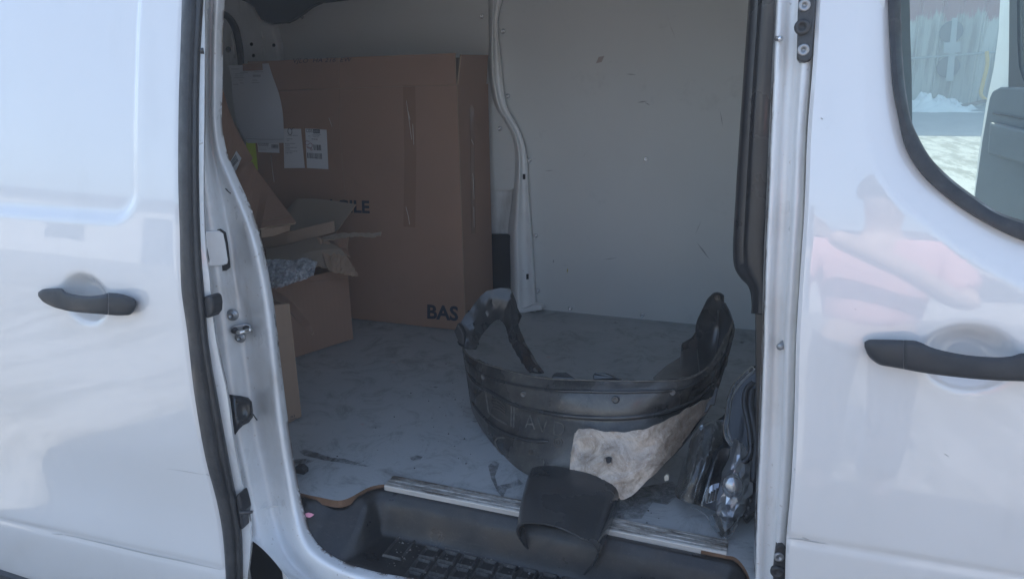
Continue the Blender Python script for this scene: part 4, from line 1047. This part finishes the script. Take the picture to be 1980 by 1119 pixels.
tube('flap_crease', [ocf(u, v, .002) for u, v in ((600,545),(640,540),(672,537))], .001, M['card2'], OC, seg=5)
# bubble wrap draped out of it
bw = [[(512,502,.74),(540,501,.76),(565,503,.78),(590,499,.80),(614,506,.82)], [(512,520,.70),(545,518,.71),(575,516,.735),(600,515,.76),(610,517,.78)],
      [(514,540,.68),(545,538,.685),(570,533,.70),(592,527,.73),(608,526,.75)], [(518,556,.685),(540,555,.69),(565,547,.70),(590,539,.72),(606,531,.74)]]
def bwj(g_):
    n_ = g_.copy(); h, w2 = g_.shape[:2]
    i, j = np.meshgrid(np.arange(w2), np.arange(h))
    n_[..., 2] += .006 * np.sin(i * .9 + 2 * np.sin(j * .7)) * np.cos(j * .8 + i * .3) + .004 * rng.randn(h, w2)
    n_[..., 1] += .8 * rng.randn(h, w2); return n_
BW = loftpx('bubble_wrap', bw, M['bubble'], None, 46, 26, .0, jitter=bwj); tag(BW, 'crumpled clear bubble wrap spilling over the open carton', 'bubble wrap')
# extra fold under the first sheet
BW2 = loftpx('lower_fold', [[(q[0], q[1] + 1, q[2] + .012) for q in r_] for r_ in bw], M['bubble'], BW, 30, 16, jitter=bwj)
BW2.matrix_parent_inverse = Matrix.Identity(4)

# narrow pale carton standing in front
NC = thing('cardboard_box', 'narrow pale carton half hidden by the door jamb, front flap folded down', 'cardboard box', (-1.25, .42, FZ))
n1 = atz(583, 805, FZ + .003); n0 = atz(563, 815, FZ + .003); nd = (n0 - n1).normalized(); n0 = n1 + nd * .30
nn = nd.cross(Vector((0, 0, 1))).normalized()
def ncf(u, v, off=0.0):
    n_ = nn if nn.dot(CAM - n1) > 0 else -nn
    return onplane(u, v, n1 + n_ * off, nn)
zt = ncf(557, 589).z
ntop = ncf(557, 588); 
plate('front_panel', [n1, n0, Vector((n0.x, n0.y, zt)), ntop, ncf(566, 660)], .005, [M['card2'], EDG], NC)
plate('folded_flap', [ncf(u, v, .007) for u, v in ((505,592),(557,587),(559,604),(567,648),(564,664),(566,686),(540,690),(505,690))], .004, [M['card2'], EDG], NC)
loftpx('side_flap', [[(523,555,.66),(545,572,.62),(556,588,.58)], [(523,556,.70),(552,573,.66),(572,590,.60),(600,627,.52),(606,642,.50)], [(524,572,.62),(548,590,.58),(566,608,.55),(595,640,.50),(603,646,.495)]][1:], [M['card'], EDG], NC, 16, 4, .005, smooth=False, curve=lin)
bkv = (Vector((nn.x, nn.y, 0)) * (-.18 if nn.dot(CAM - n1) > 0 else .18))
plate('side_panel', [n1 + bkv * .03, n1 + bkv, Vector(((n1 + bkv).x, (n1 + bkv).y, zt)), Vector((n1.x, n1.y, zt)) + bkv * .03], .005, [M['card'], EDG], NC)
lettering('lettering', 'al', [(562,807),(570,805.5),(569.5,801.5),(561.5,803)], lambda u, v: ncf(u, v, .002), M['ink'], NC)
lettering('lettering', 'iole', [(562,813),(574,809.5),(573.5,805.5),(561.5,809)], lambda u, v: ncf(u, v, .002), M['ink'], NC)

# ------------------------------------------------------------------ wheel arch liner
clip_me = lathe_data('push_clip', [(.009, 0), (.009, .002), (.006, .003), (.004, .002)], M['linerdark'], 12)
LN = thing('wheel_arch_liner', 'muddy black plastic wheel arch liner embossed AVD lying on the floor', 'wheel arch liner', (-.4, .4, FZ))
lin_rows = [
 [(893,668,.66),(902,683,.60),(925,697,.55),(960,708,.50),(1040,728,.42),(1150,734,.38),(1250,735,.38),(1335,729,.42),(1375,702,.50),(1400,660,.58),(1416,618,.66)],
 [(896,690,.64),(906,707,.58),(930,724,.525),(965,737,.475),(1042,752,.395),(1148,760,.355),(1240,760,.355),(1322,752,.40),(1372,722,.48),(1402,670,.57),(1417,620,.655)],
 [(900,716,.615),(913,735,.555),(943,755,.49),(985,775,.435),(1060,796,.37),(1144,804,.338),(1222,803,.335),(1292,792,.38),(1352,766,.46),(1390,724,.555),(1417,626,.645)],
 [(901,722,.617),(914,741,.558),(944,761,.494),(986,781,.44),(1060,803,.376),(1144,811,.344),(1222,810,.341),(1292,798,.386),(1353,771,.466),(1391,727,.56),(1417,628,.65)],
 [(905,748,.58),(920,772,.52),(950,800,.455),(992,825,.395),(1060,845,.34),(1144,850,.31),(1222,846,.31),(1290,826,.36),(1348,795,.44),(1389,738,.545),(1416,640,.64)],
 [(912,790,.545),(930,818,.475),(958,846,.41),(1000,868,.35),(1062,888,.305),(1144,898,.28),(1222,892,.28),(1290,858,.335),(1348,818,.42),(1388,752,.535),(1415,652,.63)],
 [(930,828,.50),(946,850,.44),(966,876,.39),(1000,906,.325),(1050,930,.285),(1115,945,.262),(1195,945,.262),(1262,915,.30),(1320,862,.39),(1380,775,.52),(1413,662,.62)],
]
def lj(g_):
    n_ = g_.copy(); h, w2 = g_.shape[:2]; i, j = np.meshgrid(np.arange(w2), np.arange(h))
    n_[..., 2] += .0015 * np.sin(i * .15) * np.cos(j * .2 + i * .1)
    # wavy upper rim
    wgt = np.exp(-j / 3.0); n_[..., 1] += wgt * (1.6 * np.sin(i * .3) + .9 * np.sin(i * .8) + .5 * rng.randn(h, w2)); return n_
lk = []
OUT = loftpx('outer_shell', lin_rows, M['liner'], LN, 110, 60, .004, jitter=lj, keep=lk); LG = lk[0]
def lnpt(u, v, off=.004):
    d = (LG[..., 0] - u) ** 2 + (LG[..., 1] - v) ** 2; i = np.argsort(d.ravel())[:5]; w_ = 1 / (d.ravel()[i] + .6)
    return at(u, v, float((LG[..., 2].ravel()[i] * w_).sum() / w_.sum()) - off)
def lrow(pts, n=40): return cr(pts, n)
# moulded rolls along the crease and below the lettering
def roll(name, pts, r_, n=50, off=.001): return tube(name, [lnpt(u, v, off) for u, v in cr(pts, n)], lambda t: r_ * min(1, 12 * t + .3, 12 * (1 - t) + .3), M['linerdark'], OUT, seg=8)
roll('moulded_rib', [(904,719),(920,740),(943,754),(989,779),(1067,799),(1144,807),(1222,806),(1289,795),(1348,769),(1380,738)], .0065)
tube('rim_highlight', [lnpt(u, v, .001) for u, v in cr([(894,670),(904,685),(927,699),(962,710),(1040,729),(1150,735),(1250,736),(1335,730),(1374,703),(1399,661)], 60)], .0022, M['emb'], OUT, seg=6)  # light line along the rim, put into the colour by a paler tube
roll('moulded_rib', [(912,776),(935,806),(966,832),(1000,845),(1030,851),(1061,853)], .0055)
roll('moulded_rib', [(897,692),(930,722),(968,736),(1045,752),(1148,757),(1240,757),(1322,750),(1368,724)], .004)
# raised frames and plate marks
for pts in ([(938,756),(941,775),(945,797)], [(941,757),(960,766),(979,775)], [(989,783),(989,805),(988,824)], [(994,783),(994,806),(993,826)], [(945,797),(962,810),(980,820)], [(1052,888),(1052,908),(1051,925)], [(957,852),(963,846),(975,846)], [(957,852),(962,866),(972,880)]):
    tube('raised_mark', [lnpt(u, v, .0015) for u, v in cr(pts, 8)], .0022, M['emb'], OUT, seg=6)
for r_ in range(4):
    tube('raised_mark', [lnpt(u, v + r_ * 6, .001) for u, v in ((946 + r_, 771), (955, 771), (965, 775), (976, 786 - r_))], .0011, M['brownfelt'], OUT, seg=5, n=10)
def emb(name, pts): return tube(name, [lnpt(u, v, .0012) for u, v in pts], .0021, M['emb'], OUT, seg=6)
S = lambda x, y: (920 + x / 6.995, 740 + y / 6.995)
emb('embossed_letter', [S(675, 605), S(700, 530), S(735, 445), S(765, 530), S(795, 625)]); emb('embossed_letter', [S(700, 550), S(735, 555), S(772, 560)])
emb('embossed_letter', [S(840, 470), S(870, 570), S(905, 665), S(935, 580), S(965, 495)])
emb('embossed_letter', [S(1058, 690), S(1063, 600), S(1070, 522), S(1120, 530), S(1175, 550), S(1198, 600), S(1190, 660), S(1150, 695), S(1100, 697), S(1058, 690)])
for (u, v, r1) in ((1079, 855, 8), (1026, 874, 4), (1070, 829 + 8, 0)):
    if r1:
        for q in (r1, r1 * .45): tube('embossed_ring', [lnpt(u + q * math.cos(t), v + q * 1.1 * math.sin(t), .0006) for t in np.linspace(0, 6.283, 16)], .0011, M['brownfelt'], OUT, seg=5)
# left end: strap looping up and back down inside
loftpx('end_strap', [[(884,662,.66),(890,628,.69),(916,588,.74),(943,563,.78),(984,559,.80),(1000,596,.76),(1006,640,.72),(1026,680,.62),(1051,719,.50)],
                     [(897,672,.65),(904,650,.68),(926,612,.73),(948,592,.77),(978,586,.785),(990,612,.755),(997,645,.71),(1014,684,.61),(1036,719,.50)],
                     [(921,673,.66),(926,660,.69),(938,640,.74),(954,622,.775),(966,618,.785),(977,632,.76),(986,660,.70),(1004,692,.60),(1022,719,.51)]], M['linerdark'], LN, 40, 8, .004,
       jitter=lambda g_: g_ + np.dstack([.9 * rng.randn(*g_.shape[:2]), .9 * rng.randn(*g_.shape[:2]), .0025 * rng.randn(*g_.shape[:2])]))
platepx('clip_tab', [(878,640,.655),(884,626,.655),(890,634,.655),(897,648,.655),(897,668,.655),(886,662,.655)], .02, M['black'], LN, .003)
platepx('inner_web', [(983,566,.80),(997,592,.80),(1008,612,.80),(999,634,.80),(985,640,.80)], .006, M['linerdark'], LN)
# right end: upright fin with a notched tip, and the web behind it
loftpx('end_fin', [[(1369,580,.68),(1383,566,.69),(1390,566,.69),(1397,570,.69),(1394,582,.685),(1402,586,.68)], [(1356,605,.68),(1375,600,.69),(1388,600,.695),(1398,602,.69),(1406,606,.68),(1412,612,.665)],
                   [(1347,628,.68),(1370,635,.695),(1385,637,.70),(1400,636,.69),(1411,636,.675),(1418,636,.66)], [(1349,672,.64),(1368,680,.655),(1382,682,.655),(1396,678,.64),(1406,670,.63),(1412,662,.62)],
                   [(1353,720,.52),(1365,722,.525),(1375,720,.53),(1384,712,.54),(1392,703,.55),(1397,694,.56)]], M['linerdark'], LN, 40, 40, .004)
tube('fin_ridge', [at(u, v, y) for u, v, y in ((1389,600,.682),(1390,640,.685),(1384,690,.63),(1375,715,.53))], .003, M['linerdark'], LN, n=20)
for (u, v) in ((935, 728), (1012, 762), (1190, 772), (1300, 758)):
    inst('push_clip', clip_me, lnpt(u, v, .002), LN, normal=(0, -1, .2))
inst('fin_hole', lathe_data('fin_hole', [(.008, 0), (.008, .003), (.005, .003), (.004, .0)], M['brownfelt'], 12), at(1387, 575, .682), LN, normal=(0, -1, 0))
loftpx('inner_web', [[(1346,640,.72),(1338,652,.72),(1318,664,.72),(1315,690,.70),(1289,706,.66),(1262,730,.60)], [(1356,722,.60),(1350,726,.59),(1335,728,.58),(1320,730,.57),(1300,732,.56),(1270,735,.55)]], M['linerdark'], LN, 30, 12, .004, curve=lin)
platepx('inner_tab', [(1068,723,.47),(1075,719,.48),(1094,718,.48),(1116,733,.47),(1066,731,.46)], .02, M['linerdark'], LN, .004)
platepx('inner_tab', [(1146,724,.46),(1150,719,.46),(1172,720,.46),(1204,733,.45),(1146,733,.45)], .02, M['linerdark'], LN, .004)
platepx('foot_tab', [(938,842,.47),(950,850,.46),(975,880,.40),(965,884,.405),(945,868,.44),(937,858,.46)], .012, M['linerdark'], LN, .002)
# outlet chute hanging over the step
chute = [
 [(1044,950,.285),(1032,936,.275),(1022,918,.268),(1028,905,.266),(1060,900,.268),(1100,905,.264),(1150,915,.258),(1190,930,.256),(1199,944,.256),(1200,960,.258),(1195,980,.262)],
 [(1042,985,.235),(1026,966,.215),(1014,945,.205),(1020,934,.20),(1052,930,.195),(1098,938,.19),(1146,950,.19),(1184,964,.195),(1191,978,.20),(1189,998,.21),(1182,1018,.22)],
 [(1037,1030,.18),(1018,1008,.155),(1005,985,.14),(1012,972,.132),(1046,970,.125),(1092,978,.118),(1136,995,.118),(1168,1008,.122),(1176,1022,.13),(1172,1046,.145),(1160,1066,.155)],
 [(1033,1074,.13),(1011,1052,.10),(997.5,1026,.085),(1007,1012,.075),(1041,1010,.065),(1082,1018,.055),(1124,1038,.052),(1149,1052,.058),(1158,1068,.07),(1150,1090,.088),(1130,1112,.10)]]
CHU = loftpx('outlet_chute', chute, M['linerdark'], LN, 70, 30, .004, jitter=lambda g_: g_ + 0, off=-1)
# heat shield fixed over the liner
hs_rows = [[(1110,840,.300),(1117,831,.302),(1130,828,.302),(1190,835,.296),(1245,829,.298),(1285,814,.325),(1330,790,.375),(1362,774,.43),(1383,767,.475)],
           [(1106,868,.280),(1112,867,.283),(1130,866,.283),(1190,872,.275),(1242,866,.283),(1283,847,.31),(1325,816,.365),(1358,788,.425),(1381,772,.472)],
           [(1102,900,.262),(1108,901,.262),(1125,902,.262),(1188,908,.254),(1236,900,.262),(1278,876,.295),(1320,838,.355),(1355,800,.418),(1378,778,.47)],
           [(1100,922,.252),(1106,932,.249),(1122,936,.247),(1186,941,.240),(1203,966,.235),(1255,926,.262),(1306,874,.335),(1350,815,.41),(1376,786,.468)]]
def hj(g_):
    n_ = g_.copy(); h, w2 = g_.shape[:2]; i, j = np.meshgrid(np.arange(w2), np.arange(h))
    n_[..., 2] += .0022 * np.sin(i * .23 + .8 * np.sin(j * .3)) + .0012 * np.sin(j * .35 + i * .27) + .0005 * rng.randn(h, w2)
    n_[..., 1] += 1.0 * np.sin(i * .7) * ((j == 0) | (j == h - 1)); return n_
hk = []
HS = loftpx('heat_shield', hs_rows, M['shield'], LN, 80, 36, .003, jitter=hj, keep=hk); tag(HS, 'crumpled pale metal heat shield with torn hole')
HG = hk[0]
def hspt(u, v, off=.004):
    d = (HG[..., 0] - u) ** 2 + (HG[..., 1] - v) ** 2; i = np.argsort(d.ravel())[:4]; w_ = 1 / (d.ravel()[i] + .6)
    return at(u, v, float((HG[..., 2].ravel()[i] * w_).sum() / w_.sum()) - off)
mesh('torn_hole', [hspt(u, v, .0045) for u, v in ((1171,884),(1177,882),(1183,884),(1182,893),(1178,896),(1173,893))], [(0, 1, 2, 3, 4, 5)], M['dark'], HS)
tube('hole_lip', [hspt(u, v, .005) for u, v in ((1170,885),(1171,893),(1176,897),(1183,894))], .002, M['shield'], HS, n=10, seg=6)

# ------------------------------------------------------------------ headlamp
HL = thing('headlamp', 'broken clear headlamp unit propped against the front bulkhead', 'headlamp', (-.05, .35, FZ))
def H(x, y): return (1200 + x / 2.55, 680 + y / 2.55)
def hy(v): return .205 + (1040 - v) * .00078
def hp(x, y, d=0.0):
    u, v = H(x, y); return (u, v, hy(v) - d)
platepx('lamp_housing', [hp(*q, -.05) for q in ((335,470),(395,370),(470,330),(515,300),(535,200),(570,130),(660,60),(690,60),(690,660),(655,760),(600,830),(520,850),(430,790),(290,725),(275,680))], .07, M['trim'], HL, .01)
loftpx('outer_lens', [[hp(*q, d) for q, d in (((330,470), -.03), ((355,410), .0), ((385,368), .005), ((440,340), .0), ((505,335), -.02))], [hp(*q, d) for q, d in (((300,570), -.03), ((330,520), .02), ((390,480), .035), ((450,450), .02), ((510,425), -.01))],
                      [hp(*q, d) for q, d in (((275,660), -.03), ((310,640), .025), ((370,620), .045), ((420,600), .03), ((450,560), .0))], [hp(*q, d) for q, d in (((265,695), -.03), ((275,715), .01), ((310,735), .02), ((360,750), .015), ((400,756), -.01))]], M['lens'], HL, 20, 20, .003)
loftpx('lens_divider', [[hp(470,515,.02), hp(440,600,.03), hp(418,680,.03), hp(393,757,.02)], [hp(477,518,.02), hp(447,602,.03), hp(425,682,.03), hp(402,757,.02)]], M['clear'], HL, 14, 3, .004)
loftpx('chrome_reflector', [[hp(548,440,.01), hp(565,432,.025), hp(585,440,.025), hp(605,462,.005)], [hp(535,500,.01), hp(560,495,.03), hp(600,500,.03), hp(640,535,.005)], [hp(505,590,.01), hp(550,575,.04), hp(605,580,.04), hp(652,620,.005)],
                          [hp(480,690,.01), hp(540,660,.05), hp(600,660,.04), hp(650,700,.0)], [hp(468,760,.01), hp(530,740,.03), hp(590,740,.03), hp(635,740,.0)], [hp(482,800,.01), hp(530,800,.03), hp(570,800,.02), hp(612,790,.0)], [hp(500,832,.0), hp(525,840,.015), hp(550,840,.015), hp(575,832,.0)]],
       M['chrome'], HL, 8, 12, .004, smooth=False, jitter=lambda g_: g_ + np.dstack([1.2 * rng.randn(*g_.shape[:2]), 1.5 * rng.randn(*g_.shape[:2]), .0045 * rng.randn(*g_.shape[:2])]))
# projector bowl
c = at(*hp(552, 655, .055)); V, Fc = [], []
for r_, d in ((.026, 0), (.027, .008), (.024, .014), (.016, .020), (.006, .023)):
    for k in range(20): t = 2 * math.pi * k / 20; V.append(c + Vector((r_ * .8 * math.cos(t), -d, r_ * math.sin(t))))
Fc = [(j*20+k, j*20+(k+1) % 20, (j+1)*20+(k+1) % 20, (j+1)*20+k) for j in range(4) for k in range(20)] + [tuple(range(80, 100))]
mesh('projector_lens', V, Fc, simple('projector_glass', (.40, .43, .46), .22, .75, coat=.6, bump=(60, .2)), HL, True)
loftpx('inner_reflector', [[hp(470,520,.0), hp(500,480,.015), hp(540,475,.01)], [hp(455,600,-.02), hp(490,600,-.03), hp(512,580,.0)], [hp(440,650,.0), hp(470,650,.01), hp(490,640,.01)]], M['black'], HL, 12, 12, .003)
loftpx('inner_reflector', [[hp(415,700,.01), hp(450,655,.02), hp(488,645,.012)], [hp(420,745,.01), hp(450,740,.015), hp(470,730,.01)]], M['chrome'], HL, 12, 8, .003)
for k in range(4): tube('reflector_fin', [at(*hp(425 + k * 14, 742 - k * 4, .03)), at(*hp(438 + k * 13, 695 - k * 8, .032))], .0022, M['black'], HL)
def path(pts, d): return [at(*hp(x, y, d)) for x, y in pts]
tube('lens_bezel', path([(548,458),(535,440),(518,400),(528,300),(540,220),(565,165),(600,125),(655,78)], .03), .0055, M['lens'], HL, n=40)
tube('bezel_rim', path([(552,450),(530,385),(538,300),(550,230),(575,180),(612,135),(660,95)], .026), .0025, M['worn'], HL, n=40)
tube('inner_bezel', path([(655,150),(620,190),(612,260),(628,340),(640,420),(640,500),(618,535),(595,545)], .035), .0065, M['trim'], HL, n=40)
tube('lamp_seal', path([(650,180),(640,260),(655,350),(668,430),(660,560),(655,640)], .03), .008, M['black'], HL, n=30)
loftpx('lens_skirt', [[hp(430,812,.0), hp(470,800,.02), hp(520,835,.03), hp(570,835,.02), hp(600,800,.0)], [hp(450,855,.0), hp(480,860,.02), hp(515,875,.03), hp(550,870,.02), hp(580,845,.0)], [hp(475,890,.0), hp(492,908,.01), hp(510,918,.012), hp(530,912,.01), hp(552,888,.0)]], M['clear'], HL, 18, 12, .003)
tube('skirt_edge', path([(350,765),(400,790),(428,812),(445,850),(475,892),(510,922),(545,900),(575,850)], .012), .0016, M['lens'], HL, n=40, seg=6)
platepx('lamp_bracket', [hp(*q, -.01) for q in ((600,690),(640,690),(690,670),(690,770),(640,800),(610,830),(590,800))], .04, M['black'], HL, .004)
for (x, y) in ((630,770),(622,810),(640,735)): tube('bracket_peg', path([(x - 6, y), (x + 10, y - 6)], .012), .005, M['black'], HL)
platepx('bracket_arm', [hp(*q, .0) for q in ((455,215),(463,185),(472,170),(480,185),(470,225),(462,260),(442,262),(430,290),(412,300),(425,255))], .006, M['black'], HL, .001)

# ------------------------------------------------------------------ the person taking the picture, seen mirrored in the front door's paint
def skin_body(name, pts, edges, mat, parent, sub=2):
    me = bpy.data.meshes.new(name); me.from_pydata([p[:3] for p in pts], edges, []); me.materials.append(mat)
    o = put(bpy.data.objects.new(name, me), parent)
    md = o.modifiers.new('skin', 'SKIN'); md.use_smooth_shade = True
    for sv, p in zip(me.skin_vertices[0].data, pts): sv.radius = (p[3], p[3] if len(p) < 5 else p[4])
    me.skin_vertices[0].data[0].use_root = True
    o.modifiers.new('sub', 'SUBSURF').render_levels = sub; o.modifiers['sub'].levels = 1
    return o
px0, py0 = .36, -1.48
PE = thing('person', 'person in a pink shirt holding a phone, mirrored in the door paint', 'person', (px0, py0, 0))
skn = simple('skin', (.58, .42, .34), .5); pink = simple('pink_shirt', (.75, .42, .42), .8, bump=(40, .3)); jean = simple('dark_trousers', (.06, .07, .10), .8)
def Q(x, y, z, *r_): return (px0 + x, py0 + y, z) + r_
body = [Q(0,0,.95,.13,.10),Q(0,0,1.15,.13,.10),Q(0,.0,1.38,.15,.09),Q(0,.01,1.50,.055),Q(0,.03,1.58,.062),Q(0,.05,1.66,.085,.095),Q(0,.05,1.76,.06),
        Q(.19,0,1.42,.055),Q(.27,.10,1.20,.042),Q(.06,.22,1.34,.034),Q(-.18,.24,1.46,.035),
        Q(-.19,0,1.42,.055),Q(-.30,.10,1.20,.042),Q(-.32,.20,1.36,.034),Q(-.33,.23,1.47,.035),
        Q(.10,0,.86,.085),Q(.11,.02,.48,.06),Q(.12,-.02,.09,.04),Q(.12,.12,.035,.035),Q(-.10,0,.86,.085),Q(-.11,.02,.48,.06),Q(-.12,-.02,.09,.04),Q(-.12,.12,.035,.035)]
skin_body('body', body, [(0,1),(1,2),(2,3),(3,4),(4,5),(5,6),(2,7),(7,8),(8,9),(9,10),(2,11),(11,12),(12,13),(13,14),(0,15),(15,16),(16,17),(17,18),(0,19),(19,20),(20,21),(21,22)], skn, PE)
skin_body('shirt', [Q(0,0,.98,.175,.125),Q(0,0,1.18,.17,.125),Q(0,0,1.38,.185,.115),Q(0,.005,1.46,.075),Q(.20,0,1.42,.075),Q(.26,.08,1.26,.06),Q(-.20,0,1.42,.075),Q(-.28,.08,1.26,.06)], [(0,1),(1,2),(2,3),(2,4),(4,5),(2,6),(6,7)], pink, PE)
skin_body('trousers', [Q(0,0,.97,.16,.12),Q(.10,0,.84,.105),Q(.11,.02,.48,.08),Q(.12,-.01,.12,.065),Q(-.10,0,.84,.105),Q(-.11,.02,.48,.08),Q(-.12,-.01,.12,.065)], [(0,1),(1,2),(2,3),(0,4),(4,5),(5,6)], jean, PE)
hair = []
hv_ = [(math.cos(t) * math.cos(f_), math.sin(t) * math.cos(f_), math.sin(f_)) for f_ in np.linspace(-.25, 1.5, 8) for t in np.linspace(0, 2 * math.pi, 15)[:-1]]
mesh('hair', [(px0 + .092 * x, py0 + .035 + .108 * y, 1.70 + .115 * z) for x, y, z in hv_], [(j*14+k, j*14+(k+1) % 14, (j+1)*14+(k+1) % 14, (j+1)*14+k) for j in range(7) for k in range(14)], simple('dark_hair', (.03, .022, .018), .6), PE, True)
ph = box('smartphone', (-.075, -1.172, 1.487), (.075, -1.164, 1.563), M['black'], None, .003); tag(ph, 'black smartphone held up in front of the van by the person in pink', 'phone')
for k in range(2):
    hx, hz = (px0 - .18, 1.46) if k == 0 else (px0 - .33, 1.47)
    for f_ in range(4):
        tube('finger', [(hx, py0 + .24, hz), (hx - .03, py0 + .27, hz + .012 * f_ - .01), (hx - .065, py0 + .295, hz + .016 * f_ + .005), (hx - .095, py0 + .298, hz + .017 * f_ + .012)], .0085, skn, PE, seg=6, n=8)
    tube('thumb', [(hx, py0 + .23, hz + .01), (hx - .03, py0 + .26, hz + .05), (hx - .07, py0 + .285, hz + .065)], .010, skn, PE, seg=6, n=6)

# ------------------------------------------------------------------ haze volume added to imitate lens glare and lift the blacks
HZ = box('glare_haze', (-124, -124, -1), (124, 124, 9.0), None)
HZ.data.materials.clear()
hm = bpy.data.materials.new('glare_haze'); hm.use_nodes = True; hn = hm.node_tree
for n_ in list(hn.nodes): hn.nodes.remove(n_)
ho = hn.nodes.new('ShaderNodeOutputMaterial'); hv = hn.nodes.new('ShaderNodeVolumePrincipled')
hv.inputs['Color'].default_value = (.72, .84, 1.0, 1); hv.inputs['Density'].default_value = .014; hv.inputs['Anisotropy'].default_value = .2
hn.links.new(hv.outputs[0], ho.inputs['Volume']); HZ.data.materials.append(hm); HZ['kind'] = 'stuff'
